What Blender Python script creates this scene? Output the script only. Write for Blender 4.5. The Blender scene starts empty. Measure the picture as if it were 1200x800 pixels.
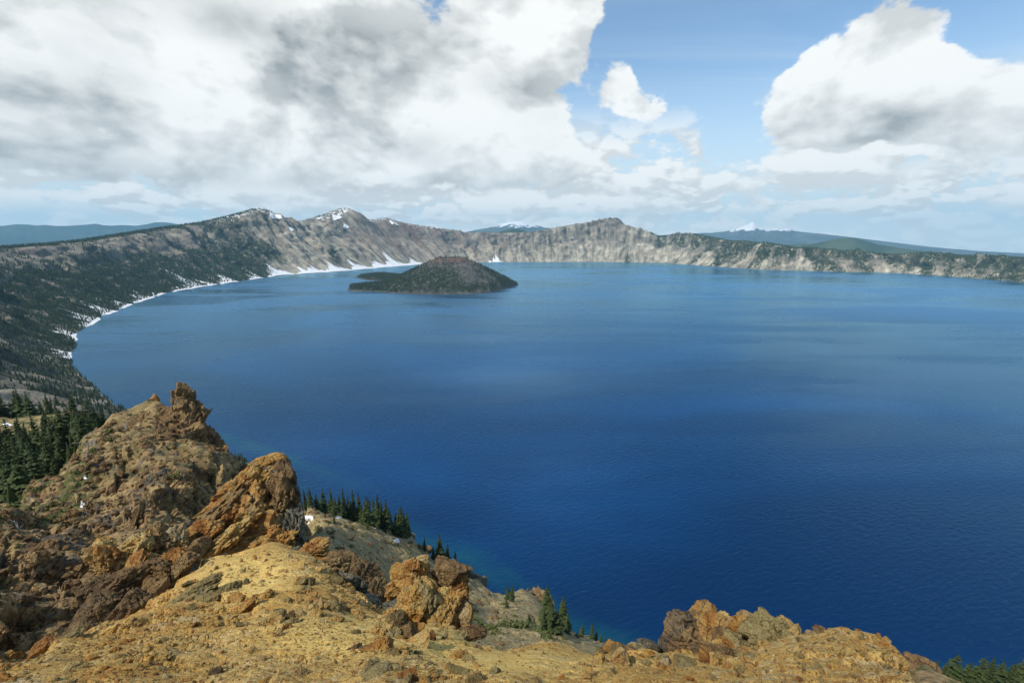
import bpy, math, random
import numpy as np
from mathutils import Vector, Matrix
from mathutils.bvhtree import BVHTree

random.seed(7)
RNG = np.random.default_rng(7)
scene = bpy.context.scene
COL = scene.collection
R = math.radians

# ------------------------------------------------------------------ camera
CAM_Z = 340.0                      # metres above the lake
FPX, CX, CY = 533.33, 600.0, 400.0  # photograph is 1200 x 800, 16 mm on 36 mm
PITCH = R(12.59)
cp, sp_ = math.cos(PITCH), math.sin(PITCH)
cam = bpy.data.cameras.new('camera')
cam.lens = 16.0
cam.sensor_width = 36.0
cam.clip_start = 0.2
cam.clip_end = 200000.0
camo = bpy.data.objects.new('camera', cam)
COL.objects.link(camo)
camo.location = (0, 0, CAM_Z)
camo.rotation_euler = (math.pi/2 - PITCH, 0, 0)
scene.camera = camo

# ------------------------------------------------------------------ light and exposure
SUN_EL, SUN_AZ = R(52), R(232)      # azimuth clockwise from the view axis: behind and to the left
sun = bpy.data.lights.new('sun', 'SUN')
sun.energy = 3.6
sun.angle = R(3)
sun.color = (1.0, 0.95, 0.88)
suno = bpy.data.objects.new('sun', sun)
COL.objects.link(suno)
sd = Vector((math.cos(SUN_EL)*math.sin(SUN_AZ), math.cos(SUN_EL)*math.cos(SUN_AZ), math.sin(SUN_EL)))
suno.rotation_euler = sd.to_track_quat('Z', 'Y').to_euler()
suno.location = sd*2000
scene.view_settings.view_transform = 'Standard'
scene.view_settings.look = 'None'
scene.view_settings.exposure = 0.45
scene.view_settings.gamma = 1.0
scene.view_settings.use_curve_mapping = False
scene.cycles.volume_bounces = 0
scene.cycles.max_bounces = 5
scene.cycles.volume_step_rate = 10


class G:
    """terse node-tree writer"""
    def __init__(self, tree):
        self.t = tree
        self.n = tree.nodes
        self.l = tree.links

    def node(self, kind, **kw):
        n = self.n.new(kind)
        for k, v in kw.items():
            setattr(n, k, v)
        return n

    def put(self, sock, v):
        if v is None:
            return
        if hasattr(v, 'links'):
            self.l.new(v, sock)
        else:
            if sock.type == 'RGBA' and not isinstance(v, (int, float)) and len(v) == 3:
                v = (*v, 1)
            sock.default_value = v

    def m(self, op, a, b=None, c=None, clamp=False):
        n = self.node('ShaderNodeMath', operation=op, use_clamp=clamp)
        for i, v in enumerate((a, b, c)):
            self.put(n.inputs[i], v)
        return n.outputs[0]

    def v(self, op, a, b=None, s=None):
        n = self.node('ShaderNodeVectorMath', operation=op)
        self.put(n.inputs[0], a)
        self.put(n.inputs[1], b)
        if s is not None:
            self.put(n.inputs['Scale'], s)
        return n.outputs['Value'] if op in ('LENGTH', 'DOT_PRODUCT', 'DISTANCE') else n.outputs[0]

    def xyz(self, a):
        n = self.node('ShaderNodeSeparateXYZ')
        self.put(n.inputs[0], a)
        return n.outputs

    def comb(self, x, y, z):
        n = self.node('ShaderNodeCombineXYZ')
        for i, q in enumerate((x, y, z)):
            self.put(n.inputs[i], q)
        return n.outputs[0]

    def noise(self, vec, scale, detail=4, rough=.55, dist=0, col=False, lac=2.0):
        n = self.node('ShaderNodeTexNoise')
        self.put(n.inputs['Vector'], vec)
        self.put(n.inputs['Scale'], scale)
        self.put(n.inputs['Detail'], detail)
        self.put(n.inputs['Roughness'], rough)
        self.put(n.inputs['Lacunarity'], lac)
        self.put(n.inputs['Distortion'], dist)
        return n.outputs['Color' if col else 'Fac']

    def vor(self, vec, scale, feature='F1', out='Distance', rand=1):
        n = self.node('ShaderNodeTexVoronoi', feature=feature)
        self.put(n.inputs['Vector'], vec)
        self.put(n.inputs['Scale'], scale)
        self.put(n.inputs['Randomness'], rand)
        return n.outputs[out]

    def mr(self, v, a, b, c=0, d=1, smooth=True):
        n = self.node('ShaderNodeMapRange', interpolation_type='SMOOTHSTEP' if smooth else 'LINEAR')
        n.clamp = True
        for i, q in enumerate((v, a, b, c, d)):
            self.put(n.inputs[i], q)
        return n.outputs[0]

    def mix(self, f, a, b, mode='MIX'):
        n = self.node('ShaderNodeMix', data_type='RGBA', blend_type=mode)
        self.put(n.inputs[0], f)
        self.put(n.inputs[6], a)
        self.put(n.inputs[7], b)
        return n.outputs[2]

    def ramp(self, f, stops):
        n = self.node('ShaderNodeValToRGB')
        e = n.color_ramp.elements
        while len(e) < len(stops):
            e.new(0.5)
        for el, (p, c) in zip(e, stops):
            el.position = p
            el.color = (*c, 1)
        self.put(n.inputs[0], f)
        return n.outputs[0]

    def attr(self, name, out='Fac'):
        n = self.node('ShaderNodeAttribute')
        n.attribute_name = name
        return n.outputs[out]

    def bump(self, h, strength=1, dist=1, normal=None):
        n = self.node('ShaderNodeBump')
        self.put(n.inputs['Height'], h)
        self.put(n.inputs['Strength'], strength)
        self.put(n.inputs['Distance'], dist)
        if normal is not None:
            self.put(n.inputs['Normal'], normal)
        return n.outputs[0]

    def pos(self):
        return self.node('ShaderNodeNewGeometry').outputs['Position']


def ray(px, py):
    xc, yc = (px-CX)/FPX, -(py-CY)/FPX
    return np.array((xc, cp + yc*sp_, yc*cp - sp_))


def azq(px, py):
    d = ray(px, py)
    return math.atan2(d[0], d[1]), d[2]/math.hypot(d[0], d[1])


def at(px, py, r):
    """world point seen at photo pixel px,py and r metres away over the ground"""
    a, q = azq(px, py)
    return Vector((r*math.sin(a), r*math.cos(a), CAM_Z + q*r))


def on_lake(px, py):
    d = ray(px, py)
    t = CAM_Z/-d[2]
    return (d[0]*t, d[1]*t)


# ------------------------------------------------------------------ world: sky and clouds
world = bpy.data.worlds.new('World')
scene.world = world
world.use_nodes = True
W = G(world.node_tree)
W.n.clear()
tc = W.node('ShaderNodeTexCoord').outputs['Generated']
sky = W.node('ShaderNodeTexSky', sky_type='NISHITA')
sky.sun_disc = False
sky.sun_elevation = SUN_EL
sky.sun_rotation = SUN_AZ
sky.altitude = 2200
sky.air_density = 1.0
sky.dust_density = 1.5
sky.ozone_density = 1.5
D = W.v('NORMALIZE', tc)
dx, dy, dz = W.xyz(D)
dzc = W.m('MAXIMUM', dz, 0.0)
inv = W.m('DIVIDE', 1.0, W.m('ADD', dzc, 0.03))
P0 = W.comb(W.m('MULTIPLY', dx, inv), W.m('MULTIPLY', dy, inv), 0.0)
# cloud masses: where each stands in the sky (photo pixels), half-width, half-height, amount
def blobs(lst):
    tot = None
    for px, py, hw, hh, amt in lst:
        c = ray(px, py)
        L = np.linalg.norm(c)
        c = c/L
        right = np.array((c[1], -c[0], 0))
        right = right/np.linalg.norm(right)
        up = np.cross(right, c)
        a = W.m('DIVIDE', W.v('DOT_PRODUCT', D, tuple(right)), float(hw/FPX/L))
        b = W.m('DIVIDE', W.v('DOT_PRODUCT', W.v('SUBTRACT', D, tuple(c)), tuple(up)), float(hh/FPX/L))
        f = W.m('ADD', W.m('MULTIPLY', a, a), W.m('MULTIPLY', b, b))
        f = W.m('MULTIPLY', f, W.mr(W.v('DOT_PRODUCT', D, tuple(c)), 0.2, 0.5, 50, 1))
        g = W.m('MULTIPLY', W.m('EXPONENT', W.m('MULTIPLY', f, -0.8)), amt)
        tot = g if tot is None else W.m('ADD', tot, g)
    return tot


cov = blobs([
    (150, 40, 330, 90, .20), (420, 60, 160, 80, .14), (600, 70, 75, 80, .22), (80, 190, 190, 32, .16), (450, 165, 150, 40, .12), (250, 130, 200, 40, .10), (560, 150, 90, 40, .15),
    (1035, 66, 130, 54, .225), (1140, 95, 60, 30, .14), (960, 112, 75, 32, .24), (1060, 140, 100, 24, .14), (772, 122, 36, 28, .235), (726, 95, 24, 30, .24), (700, 40, 50, 40, .10), (655, 20, 60, 40, .06), (1080, 20, 70, 30, .12),
    (820, 40, 125, 75, -.30), (850, 110, 60, 60, -.25), (1195, 25, 50, 40, -.36), (960, 200, 170, 20, -.05), (720, 165, 120, 26, -.10), (1185, 165, 60, 22, .18)])
dark = blobs([
    (200, 5, 320, 24, .42), (380, 66, 85, 42, .40), (20, 55, 80, 30, .34), (110, 118, 140, 24, .42), (70, 190, 130, 28, .52), (470, 172, 80, 20, .32), (300, 115, 70, 20, .15),
    (610, 130, 60, 25, .08), (560, 100, 50, 20, .10), (785, 132, 24, 8, .25), (1000, 146, 120, 22, .26), (1090, 122, 60, 20, .16), (1185, 168, 50, 20, .36), (330, 215, 240, 10, .24), (620, 215, 120, 9, .16)])
pz = W.noise(D, 2.0, 3, .5, col=True)
Dw = W.v('ADD', D, W.v('SCALE', W.v('SUBTRACT', pz, (.5, .5, .5)), s=.09))


def puff(freq, zst, thr, seedv, covk, gain, width, det=10, rough=.60, tall=.22, det1=4, neg=-.17):
    """one layer of heaped cloud: how much it covers, and how light from above falls on its heaps"""
    q = W.v('ADD', W.v('MULTIPLY', Dw, (freq, freq, freq*zst)), seedv)
    n0 = W.noise(q, 1.0, det, rough, .1)
    n1 = W.noise(W.v('ADD', q, (-.08, 0, tall)), 1.0, det1, rough, .1)
    dens = W.m('SUBTRACT', W.m('MULTIPLY_ADD', cov, covk, n0), thr)
    al = W.mr(dens, 0, width)
    li = W.m('MULTIPLY', W.m('SUBTRACT', n0, n1), gain)
    li = W.m('MAXIMUM', li, neg)
    return dens, al, li


acc, trans = None, None
layers = []
cov = W.m('SUBTRACT', cov, W.mr(dz, .36, .70, 0, .15))      # cover breaks up overhead, thinned there so the lake reflects bluer sky
d3, a3, l3 = puff(3.0, 1.7, .53, (3.1, 8.2, 1.7), 1.0, 1.9, .05, 11, .62)
a3 = W.m('MULTIPLY', a3, W.mr(dz, .07, .14))
mott = W.noise(W.v('MULTIPLY', Dw, (1, 1, 1.9)), 4.2, 5, .52)
lit3 = W.m('ADD', .70, W.m('MINIMUM', l3, .10))
lit3 = W.m('SUBTRACT', lit3, W.m('MULTIPLY', dark, W.mr(mott, .30, .66, .16, .72)))
lit3 = W.m('SUBTRACT', lit3, W.mr(mott, .46, .70, 0, .07))
layers.append((a3, lit3))
d2, a2, l2 = puff(6.0, 2.1, .45, (1.3, 2.6, 4.4), .45, 2.4, .07, 9, .59, .26, 3, -.10)
a2 = W.m('MULTIPLY', a2, W.m('MULTIPLY', W.mr(dz, .03, .07), W.mr(dz, .27, .16)))
lit2 = W.m('SUBTRACT', W.m('ADD', .69, W.m('MINIMUM', l2, .09)), W.m('MULTIPLY', dark, .25))
layers.append((a2, lit2))
d1, a1, l1 = puff(13.0, 2.4, .42, (6.3, 1.6, 9.4), .12, 2.6, .08, 8, .58, .28, 2, -.09)
a1 = W.m('MULTIPLY', a1, W.mr(dz, .15, .085))
layers.append((a1, W.m('ADD', .68, W.m('MINIMUM', l1, .10))))
for al, lit in layers:
    lit = W.m('MAXIMUM', W.m('MINIMUM', lit, .76), .27)
    lum = W.comb(W.m('MULTIPLY_ADD', lit, 1.05, -.045), W.m('MULTIPLY_ADD', lit, 1.02, -.012), W.m('MULTIPLY_ADD', lit, 0.98, 0.008))
    contrib = W.v('SCALE', lum, s=al if trans is None else W.m('MULTIPLY', al, trans))
    acc = contrib if acc is None else W.v('ADD', acc, contrib)
    keep = W.m('SUBTRACT', 1.0, al)
    trans = keep if trans is None else W.m('MULTIPLY', trans, keep)
skyc = W.v('MULTIPLY', sky.outputs[0], (0.115, 0.140, 0.142))
# thin milky veil low in the sky and streaks of high cirrus
veil = W.mr(dz, 0.03, 0.36, .9, 0.0)
cir = W.noise(W.v('MULTIPLY', P0, (0.5, 1.3, 1)), 0.7, 6, .6, 1.2)
veil = W.m('ADD', W.m('ADD', veil, .10), W.mr(cir, .45, .8, 0, .35), clamp=True)
skyc = W.mix(veil, skyc, (.535, .635, .685))
fin = W.v('ADD', acc, W.v('SCALE', skyc, s=trans))
# air thickens towards the horizon
fin = W.mix(W.mr(dz, 0.0, 0.06, .55, 0), fin, (.74, .77, .77))
fin = W.mix(W.mr(dz, -0.05, -0.015, 1, 0), fin, (.22, .27, .29))
bg = W.node('ShaderNodeBackground')
W.put(bg.inputs['Color'], fin)
bg.inputs['Strength'].default_value = 1.0
wo = W.node('ShaderNodeOutputWorld')
W.l.new(bg.outputs[0], wo.inputs[0])
world.cycles.sampling_method = 'MANUAL'
world.cycles.sample_map_resolution = 512

# ------------------------------------------------------------------ numpy noise
_perm = np.random.default_rng(11).permutation(1024).astype(np.int64)
_gr = np.random.default_rng(12).normal(size=(1024, 3))
_gr /= np.linalg.norm(_gr, axis=1)[:, None]
_gr = _gr.astype(np.float32)
_ju = np.random.default_rng(13).uniform(-.5, .5, (1024, 3)).astype(np.float32)
_rt = np.linalg.qr(np.random.default_rng(14).normal(size=(3, 3)))[0]


def _hash(i, j, k):
    return _perm[(_perm[(_perm[i & 1023] + j) & 1023] + k) & 1023]


def perlin(p):
    p = np.asarray(p, np.float64)
    f0 = np.floor(p)
    i = f0.astype(np.int64)
    f = (p-f0).astype(np.float32)
    u = f*f*f*(f*(f*6-15)+10)
    out = 0
    for a in (0, 1):
        wa = u[:, 0] if a else 1-u[:, 0]
        for b in (0, 1):
            wb = u[:, 1] if b else 1-u[:, 1]
            for c in (0, 1):
                wc = u[:, 2] if c else 1-u[:, 2]
                g = _gr[_hash(i[:, 0]+a, i[:, 1]+b, i[:, 2]+c)]
                out = out + wa*wb*wc*(g[:, 0]*(f[:, 0]-a)+g[:, 1]*(f[:, 1]-b)+g[:, 2]*(f[:, 2]-c))
    return out*1.5


def fbm(p, octs=5, rough=.5, ridged=False, off=0.0):
    p = np.asarray(p, np.float64)+off
    a, s, out = 1.0, 1.0, 0
    for o in range(octs):
        n = perlin(p*s + 17.3*o)
        if ridged:
            n = 1-2*np.abs(n)
        out = out+a*n
        a *= rough
        s *= 2.03
    return out


def facets(p, jit=1.0):
    """cells each with its own height and tilt: cleaved, blocky rock. -> height, edge distance"""
    p = np.asarray(p, np.float64)@_rt.T
    p = p+np.stack((perlin(p*.45), perlin(p*.45+31.7), perlin(p*.45+77.1)), 1)*.8
    i0 = np.floor(p).astype(np.int64)
    best = np.full(len(p), 9e9)
    sec = np.full(len(p), 9e9)
    hh = np.zeros(len(p))
    for a in (-1, 0, 1):
        for b in (-1, 0, 1):
            for c in (-1, 0, 1):
                ci = i0+np.array((a, b, c))
                h = _hash(ci[:, 0], ci[:, 1], ci[:, 2])
                q = ci + .5 + _ju[h]*(.95*jit)
                d = p-q
                dd = (d*d).sum(1)
                nb = dd < best
                sec = np.where(nb, best, np.minimum(sec, dd))
                g2 = _gr[(h*7+3) & 1023]
                hv = g2[:, 0]*.5 + (d*_gr[(h*5+1) & 1023]).sum(1)*.9
                hh = np.where(nb, hv, hh)
                best = np.minimum(best, dd)
    return hh, np.sqrt(sec)-np.sqrt(best)


def smooth(a, b, x):
    t = np.clip((x-a)/(b-a), 0, 1)
    return t*t*(3-2*t)


# ------------------------------------------------------------------ object helpers
def mesh_np(name, verts, faces, mat=None, attrs=None, shade=False, mats=None):
    """faces: (n,3) or (n,4) array"""
    me = bpy.data.meshes.new(name)
    verts = np.ascontiguousarray(verts, np.float32)
    faces = np.ascontiguousarray(faces, np.int32)
    k = faces.shape[1]
    me.vertices.add(len(verts))
    me.vertices.foreach_set('co', verts.ravel())
    me.loops.add(faces.size)
    me.loops.foreach_set('vertex_index', faces.ravel())
    me.polygons.add(len(faces))
    me.polygons.foreach_set('loop_start', np.arange(0, faces.size, k, dtype=np.int32))
    me.polygons.foreach_set('use_smooth', np.full(len(faces), shade))
    for an, av in (attrs or {}).items():
        av = np.asarray(av, np.float32)
        if av.ndim == 2:
            at_ = me.attributes.new(an, 'FLOAT_VECTOR', 'POINT')
            at_.data.foreach_set('vector', av.ravel())
        else:
            at_ = me.attributes.new(an, 'FLOAT', 'POINT')
            at_.data.foreach_set('value', av)
    me.update(calc_edges=True)
    me.validate()
    if mat:
        me.materials.append(mat)
    return me


def link(name, me, parent=None, **props):
    o = bpy.data.objects.new(name, me)
    COL.objects.link(o)
    if parent is not None:
        o.parent = parent
    for k, v in props.items():
        o[k] = v
    return o


def empty(name, loc, **props):
    o = link(name, None, **props)
    o.location = loc
    o.empty_display_size = .5
    return o


def grid_faces(nr, nc):
    i = np.arange(nr*nc).reshape(nr, nc)
    return np.stack((i[:-1, :-1], i[:-1, 1:], i[1:, 1:], i[1:, :-1]), -1).reshape(-1, 4)


def grid_normals(V):
    du = np.gradient(V, axis=1)
    dv = np.gradient(V, axis=0)
    n = np.cross(du, dv)
    n /= np.linalg.norm(n, axis=2)[:, :, None]+1e-9
    n[n[:, :, 2] < 0] *= -1
    return n


def new_mat(name):
    m = bpy.data.materials.new(name)
    m.use_nodes = True
    g = G(m.node_tree)
    b = m.node_tree.nodes['Principled BSDF']
    b.inputs['Roughness'].default_value = .95
    b.inputs['Specular IOR Level'].default_value = .15
    return m, g, b


# ------------------------------------------------------------------ materials
def mat_ridge():
    m, g, b = new_mat('ridge_rock_and_scree')
    p = g.pos()
    gold, brown, veg, rock = g.attr('gold'), g.attr('brown'), g.attr('veg'), g.attr('rock')
    wide = g.noise(p, 0.07, 4, .6)
    n1 = g.noise(p, 0.45, 7, .6, .4)
    n2 = g.noise(p, 2.6, 7, .62, .6)
    n3 = g.noise(p, 16, 6, .65)
    f = g.m('ADD', g.m('MULTIPLY', n1, .65), g.m('MULTIPLY', n2, .35))
    goldc = g.ramp(f, [(.28, (.27, .115, .03)), (.39, (.47, .255, .064)), (.48, (.60, .37, .098)), (.60, (.64, .44, .145)), (.74, (.68, .55, .27))])
    # coarse grit: pale and rusty chips
    chip = g.node('ShaderNodeTexVoronoi', feature='F1')
    g.put(chip.inputs['Vector'], p)
    g.put(chip.inputs['Scale'], 9.0)
    cr = g.xyz(chip.outputs['Color'])[0]
    goldc = g.mix(g.m('MULTIPLY', g.mr(cr, .72, .80), g.mr(n1, .40, .62, 0, .5)), goldc, (.62, .50, .29))
    goldc = g.mix(g.m('MULTIPLY', g.mr(cr, .28, .18), g.mr(n2, .35, .6, 0, .5)), goldc, (.30, .14, .045))
    goldc = g.mix(g.mr(n3, .35, .68, .32, 0), goldc, (.20, .10, .04))
    goldc = g.mix(g.m('MULTIPLY', g.mr(g.noise(p, .55, 4, .6), .58, .70), .5), goldc, (.46, .42, .29))
    sandc = g.ramp(g.m('ADD', g.m('MULTIPLY', n2, .6), g.m('MULTIPLY', n3, .4)), [(.35, (.52, .33, .085)), (.5, (.68, .46, .135)), (.65, (.74, .56, .22))])
    goldc = g.mix(g.m('MULTIPLY', g.attr('sand'), .9, clamp=True), goldc, sandc)
    brownc = g.ramp(f, [(.30, (.075, .055, .038)), (.41, (.18, .12, .065)), (.49, (.29, .195, .09)), (.58, (.37, .26, .115)), (.70, (.43, .32, .17))])
    redp = g.mr(g.noise(p, .16, 5, .6, .8), .54, .66, 0, .7)
    brownc = g.mix(redp, brownc, (.28, .135, .06))
    greyp = g.m('MULTIPLY', g.mr(g.noise(p, .22, 5, .62, .5), .52, .60, 0, .8), rock)
    brownc = g.mix(greyp, brownc, g.ramp(n2, [(.3, (.035, .033, .032)), (.7, (.15, .14, .125))]))
    greyc = g.ramp(f, [(.32, (.14, .10, .048)), (.44, (.28, .205, .098)), (.54, (.40, .305, .15)), (.68, (.47, .375, .21))])
    greyc = g.mix(g.mr(g.noise(p, .05, 5, .6, 1.0), .5, .62, 0, .5), greyc, (.26, .225, .15))
    c = g.mix(brown, greyc, brownc)
    c = g.mix(gold, c, goldc)
    gv = g.m('MULTIPLY', veg, g.mr(g.noise(p, .35, 6, .65), .46, .55), clamp=True)
    c = g.mix(gv, c, g.ramp(n2, [(.35, (.035, .05, .012)), (.65, (.10, .115, .03))]))
    g.put(b.inputs['Base Color'], c)
    h = g.m('ADD', g.m('MULTIPLY', n2, .35), g.m('MULTIPLY', n3, .10))
    h = g.m('ADD', h, g.m('MULTIPLY', g.noise(p, 60, 3, .6), .025))
    h = g.m('ADD', h, g.m('MULTIPLY', g.vor(p, 9.0), -.05))
    h = g.m('MULTIPLY', h, g.m('SUBTRACT', 1.0, g.m('MULTIPLY', g.attr('sand'), .55, clamp=True)))
    coarse = g.m('ADD', g.vor(g.v('ADD', p, g.v('SCALE', g.noise(p, .5, 4, .6, col=True), s=1.6)), .75), g.m('MULTIPLY', n1, .8))
    h = g.m('ADD', h, g.m('MULTIPLY', coarse, g.m('MULTIPLY', g.m('SUBTRACT', 1.0, gold), .55)))
    g.put(b.inputs['Normal'], g.bump(h, .9, 1.0))
    return m


def mat_rock(name, stops, seed=0.0, crack=.6, scale=1.0, lichen=(.24, .22, .12)):
    """stone for blocks and boulders; world position keeps copies from looking alike"""
    m, g, b = new_mat(name)
    p = g.v('ADD', g.pos(), (seed, seed*.7, -seed))
    n1 = g.noise(p, .8*scale, 8, .62, .7)
    n2 = g.noise(p, 5*scale, 7, .66, .3)
    n3 = g.noise(p, 28*scale, 5, .65)
    rnd = g.node('ShaderNodeObjectInfo').outputs['Random']
    f = g.m('ADD', g.m('MULTIPLY', n1, .7), g.m('MULTIPLY', n2, .3))
    f = g.m('ADD', f, g.m('MULTIPLY', g.m('SUBTRACT', rnd, .5), .11))
    c = g.ramp(f, stops)
    c = g.mix(g.mr(g.noise(p, 1.7*scale, 6, .65, 1), .57, .68, 0, .65), c, lichen)
    c = g.mix(g.mr(n2, .60, .72, 0, .5), c, (.50, .40, .24))
    edge = g.vor(g.v('ADD', p, g.v('SCALE', g.noise(p, 2.0*scale, 4, .6, col=True), s=.5)), 1.7*scale, 'DISTANCE_TO_EDGE')
    cr = g.mr(edge, .0, .045, 1, 0)
    c = g.mix(g.m('MULTIPLY', cr, .55), c, (.06, .036, .02))
    c = g.mix(g.mr(n3, .32, .6, .45, 0), c, (.09, .05, .025))
    g.put(b.inputs['Base Color'], c)
    h = g.m('ADD', g.m('MULTIPLY', n2, .22), g.m('MULTIPLY', n3, .06))
    h = g.m('SUBTRACT', h, g.m('MULTIPLY', cr, .06*crack))
    g.put(b.inputs['Normal'], g.bump(h, 1.0, 1/scale))
    return m


OCHRE = [(.30, (.16, .065, .02)), (.40, (.38, .17, .04)), (.48, (.50, .29, .08)), (.56, (.54, .37, .13)), (.68, (.58, .47, .25))]
RUST = [(.30, (.09, .045, .022)), (.40, (.25, .105, .03)), (.48, (.42, .20, .05)), (.57, (.46, .29, .10)), (.70, (.42, .35, .21))]
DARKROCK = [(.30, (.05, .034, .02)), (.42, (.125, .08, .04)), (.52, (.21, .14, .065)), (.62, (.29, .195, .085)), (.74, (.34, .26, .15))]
BROWNROCK = [(.30, (.08, .052, .03)), (.40, (.17, .105, .05)), (.50, (.29, .18, .075)), (.60, (.35, .235, .10)), (.72, (.38, .29, .165))]
OLIVE = [(.30, (.11, .075, .03)), (.42, (.24, .17, .065)), (.52, (.32, .25, .10)), (.62, (.36, .29, .13)), (.74, (.42, .36, .22))]
GREYROCK = [(.30, (.05, .045, .035)), (.42, (.12, .11, .08)), (.54, (.19, .18, .13)), (.66, (.25, .235, .175)), (.78, (.3, .29, .24))]
M_RIDGE = mat_ridge()
M_OCHRE = mat_rock('ochre_rock', OCHRE, 3.1)
M_RUST = mat_rock('rust_rock', RUST, 9.4)
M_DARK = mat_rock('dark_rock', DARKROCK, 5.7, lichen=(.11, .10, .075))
M_BROWN = mat_rock('brown_crag_rock', BROWNROCK, 1.9, scale=.35, lichen=(.12, .115, .10))
M_OLIVE = mat_rock('olive_rock', OLIVE, 7.7)
M_GREY = mat_rock('grey_green_rock', GREYROCK, 2.2)


def mat_wall():
    m, g, b = new_mat('caldera_wall_rock')
    p = g.pos()
    st = g.attr('st', 'Vector')
    s, t, _ = g.xyz(st)
    veg, cliff, tan, red, snow = g.attr('veg'), g.attr('cliff'), g.attr('tan'), g.attr('red'), g.attr('snow')
    sv = g.comb(g.m('MULTIPLY', s, .016), g.m('MULTIPLY', t, 1.6), 0)
    streak = g.noise(sv, 1.0, 6, .62, .25)
    fine = g.noise(g.comb(g.m('MULTIPLY', s, .06), g.m('MULTIPLY', t, 3.0), 4), 1.0, 5, .6)
    n = g.noise(p, .012, 8, .65)
    f = g.m('ADD', g.m('ADD', g.m('MULTIPLY', streak, .42), g.m('MULTIPLY', fine, .24)), g.m('MULTIPLY', n, .34))
    talus = g.ramp(f, [(.39, (.105, .09, .07)), (.47, (.20, .175, .132)), (.53, (.31, .27, .20)), (.62, (.46, .41, .31))])
    rockc = g.ramp(g.m('ADD', g.m('MULTIPLY', n, .6), g.m('MULTIPLY', fine, .4)),
                   [(.38, (.035, .033, .033)), (.47, (.085, .078, .07)), (.55, (.16, .145, .125)), (.66, (.27, .245, .20))])
    tanc = g.ramp(f, [(.40, (.11, .10, .085)), (.47, (.27, .24, .18)), (.54, (.46, .41, .30)), (.62, (.64, .58, .44))])
    redc = g.ramp(f, [(.36, (.10, .062, .05)), (.6, (.19, .115, .085))])
    c = g.mix(g.m('MULTIPLY', cliff, g.mr(g.noise(p, .006, 5, .6), .34, .56), clamp=True), talus, rockc)
    c = g.mix(g.m('MULTIPLY', red, g.mr(g.noise(sv, .7, 5, .6), .42, .58), clamp=True), c, redc)
    c = g.mix(g.m('MULTIPLY', tan, g.mr(g.noise(p, .007, 6, .62), .40, .60), clamp=True), c, tanc)
    gm = g.m('MULTIPLY', veg, g.mr(g.noise(p, .02, 6, .65), .36, .54), clamp=True)
    c = g.mix(gm, c, g.ramp(n, [(.4, (.016, .026, .015)), (.6, (.038, .05, .024))]))
    sn = g.mr(g.m('ADD', g.noise(p, .022, 7, .68), g.m('MULTIPLY', g.m('SUBTRACT', snow, .5), .5)), .62, .65)
    c = g.mix(g.m('MULTIPLY', sn, g.mr(snow, .02, .1)), c, (.82, .84, .86))
    g.put(b.inputs['Base Color'], c)
    h = g.m('ADD', g.m('MULTIPLY', g.noise(p, .05, 6, .65), 14.0), g.m('MULTIPLY', f, 10.0))
    g.put(b.inputs['Normal'], g.bump(h, .8, 1.0))
    return m


def mat_island():
    m, g, b = new_mat('island_cinder')
    p = g.pos()
    n = g.noise(p, .02, 7, .65)
    c = g.ramp(n, [(.35, (.045, .042, .04)), (.5, (.08, .075, .066)), (.65, (.13, .12, .10))])
    c = g.mix(g.m('MULTIPLY', g.attr('red'), g.mr(n, .4, .55)), c, (.13, .075, .055))
    c = g.mix(g.m('MULTIPLY', g.attr('veg'), g.mr(g.noise(p, .03, 5, .6), .38, .54)), c, (.02, .028, .014))
    g.put(b.inputs['Base Color'], c)
    g.put(b.inputs['Normal'], g.bump(g.noise(p, .08, 6, .6), .7, 8))
    return m


def mat_mountain(name, low, high, snowy):
    m, g, b = new_mat(name)
    p = g.pos()
    n = g.noise(p, .0015, 8, .65)
    c = g.mix(g.mr(n, .4, .6), low, high)
    sn = g.mr(g.m('ADD', g.noise(p, .0022, 7, .68), g.m('MULTIPLY', g.attr('snow'), .7)), .78, .83)
    c = g.mix(g.m('MULTIPLY', sn, snowy), c, (.85, .86, .88))
    g.put(b.inputs['Base Color'], c)
    return m


def mat_plain(name, a, bcol, sc):
    m, g, b = new_mat(name)
    p = g.pos()
    c = g.mix(g.mr(g.noise(p, sc, 7, .65), .38, .62), a, bcol)
    g.put(b.inputs['Base Color'], c)
    return m


def mat_snow():
    m, g, b = new_mat('old_snow')
    p = g.pos()
    c = g.mix(g.mr(g.noise(p, .15, 6, .65), .40, .66), (.80, .82, .84), (.50, .48, .44))
    g.put(b.inputs['Base Color'], c)
    b.inputs['Roughness'].default_value = .7
    g.put(b.inputs['Normal'], g.bump(g.noise(p, .6, 4, .6), .5, .6))
    return m


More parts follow.
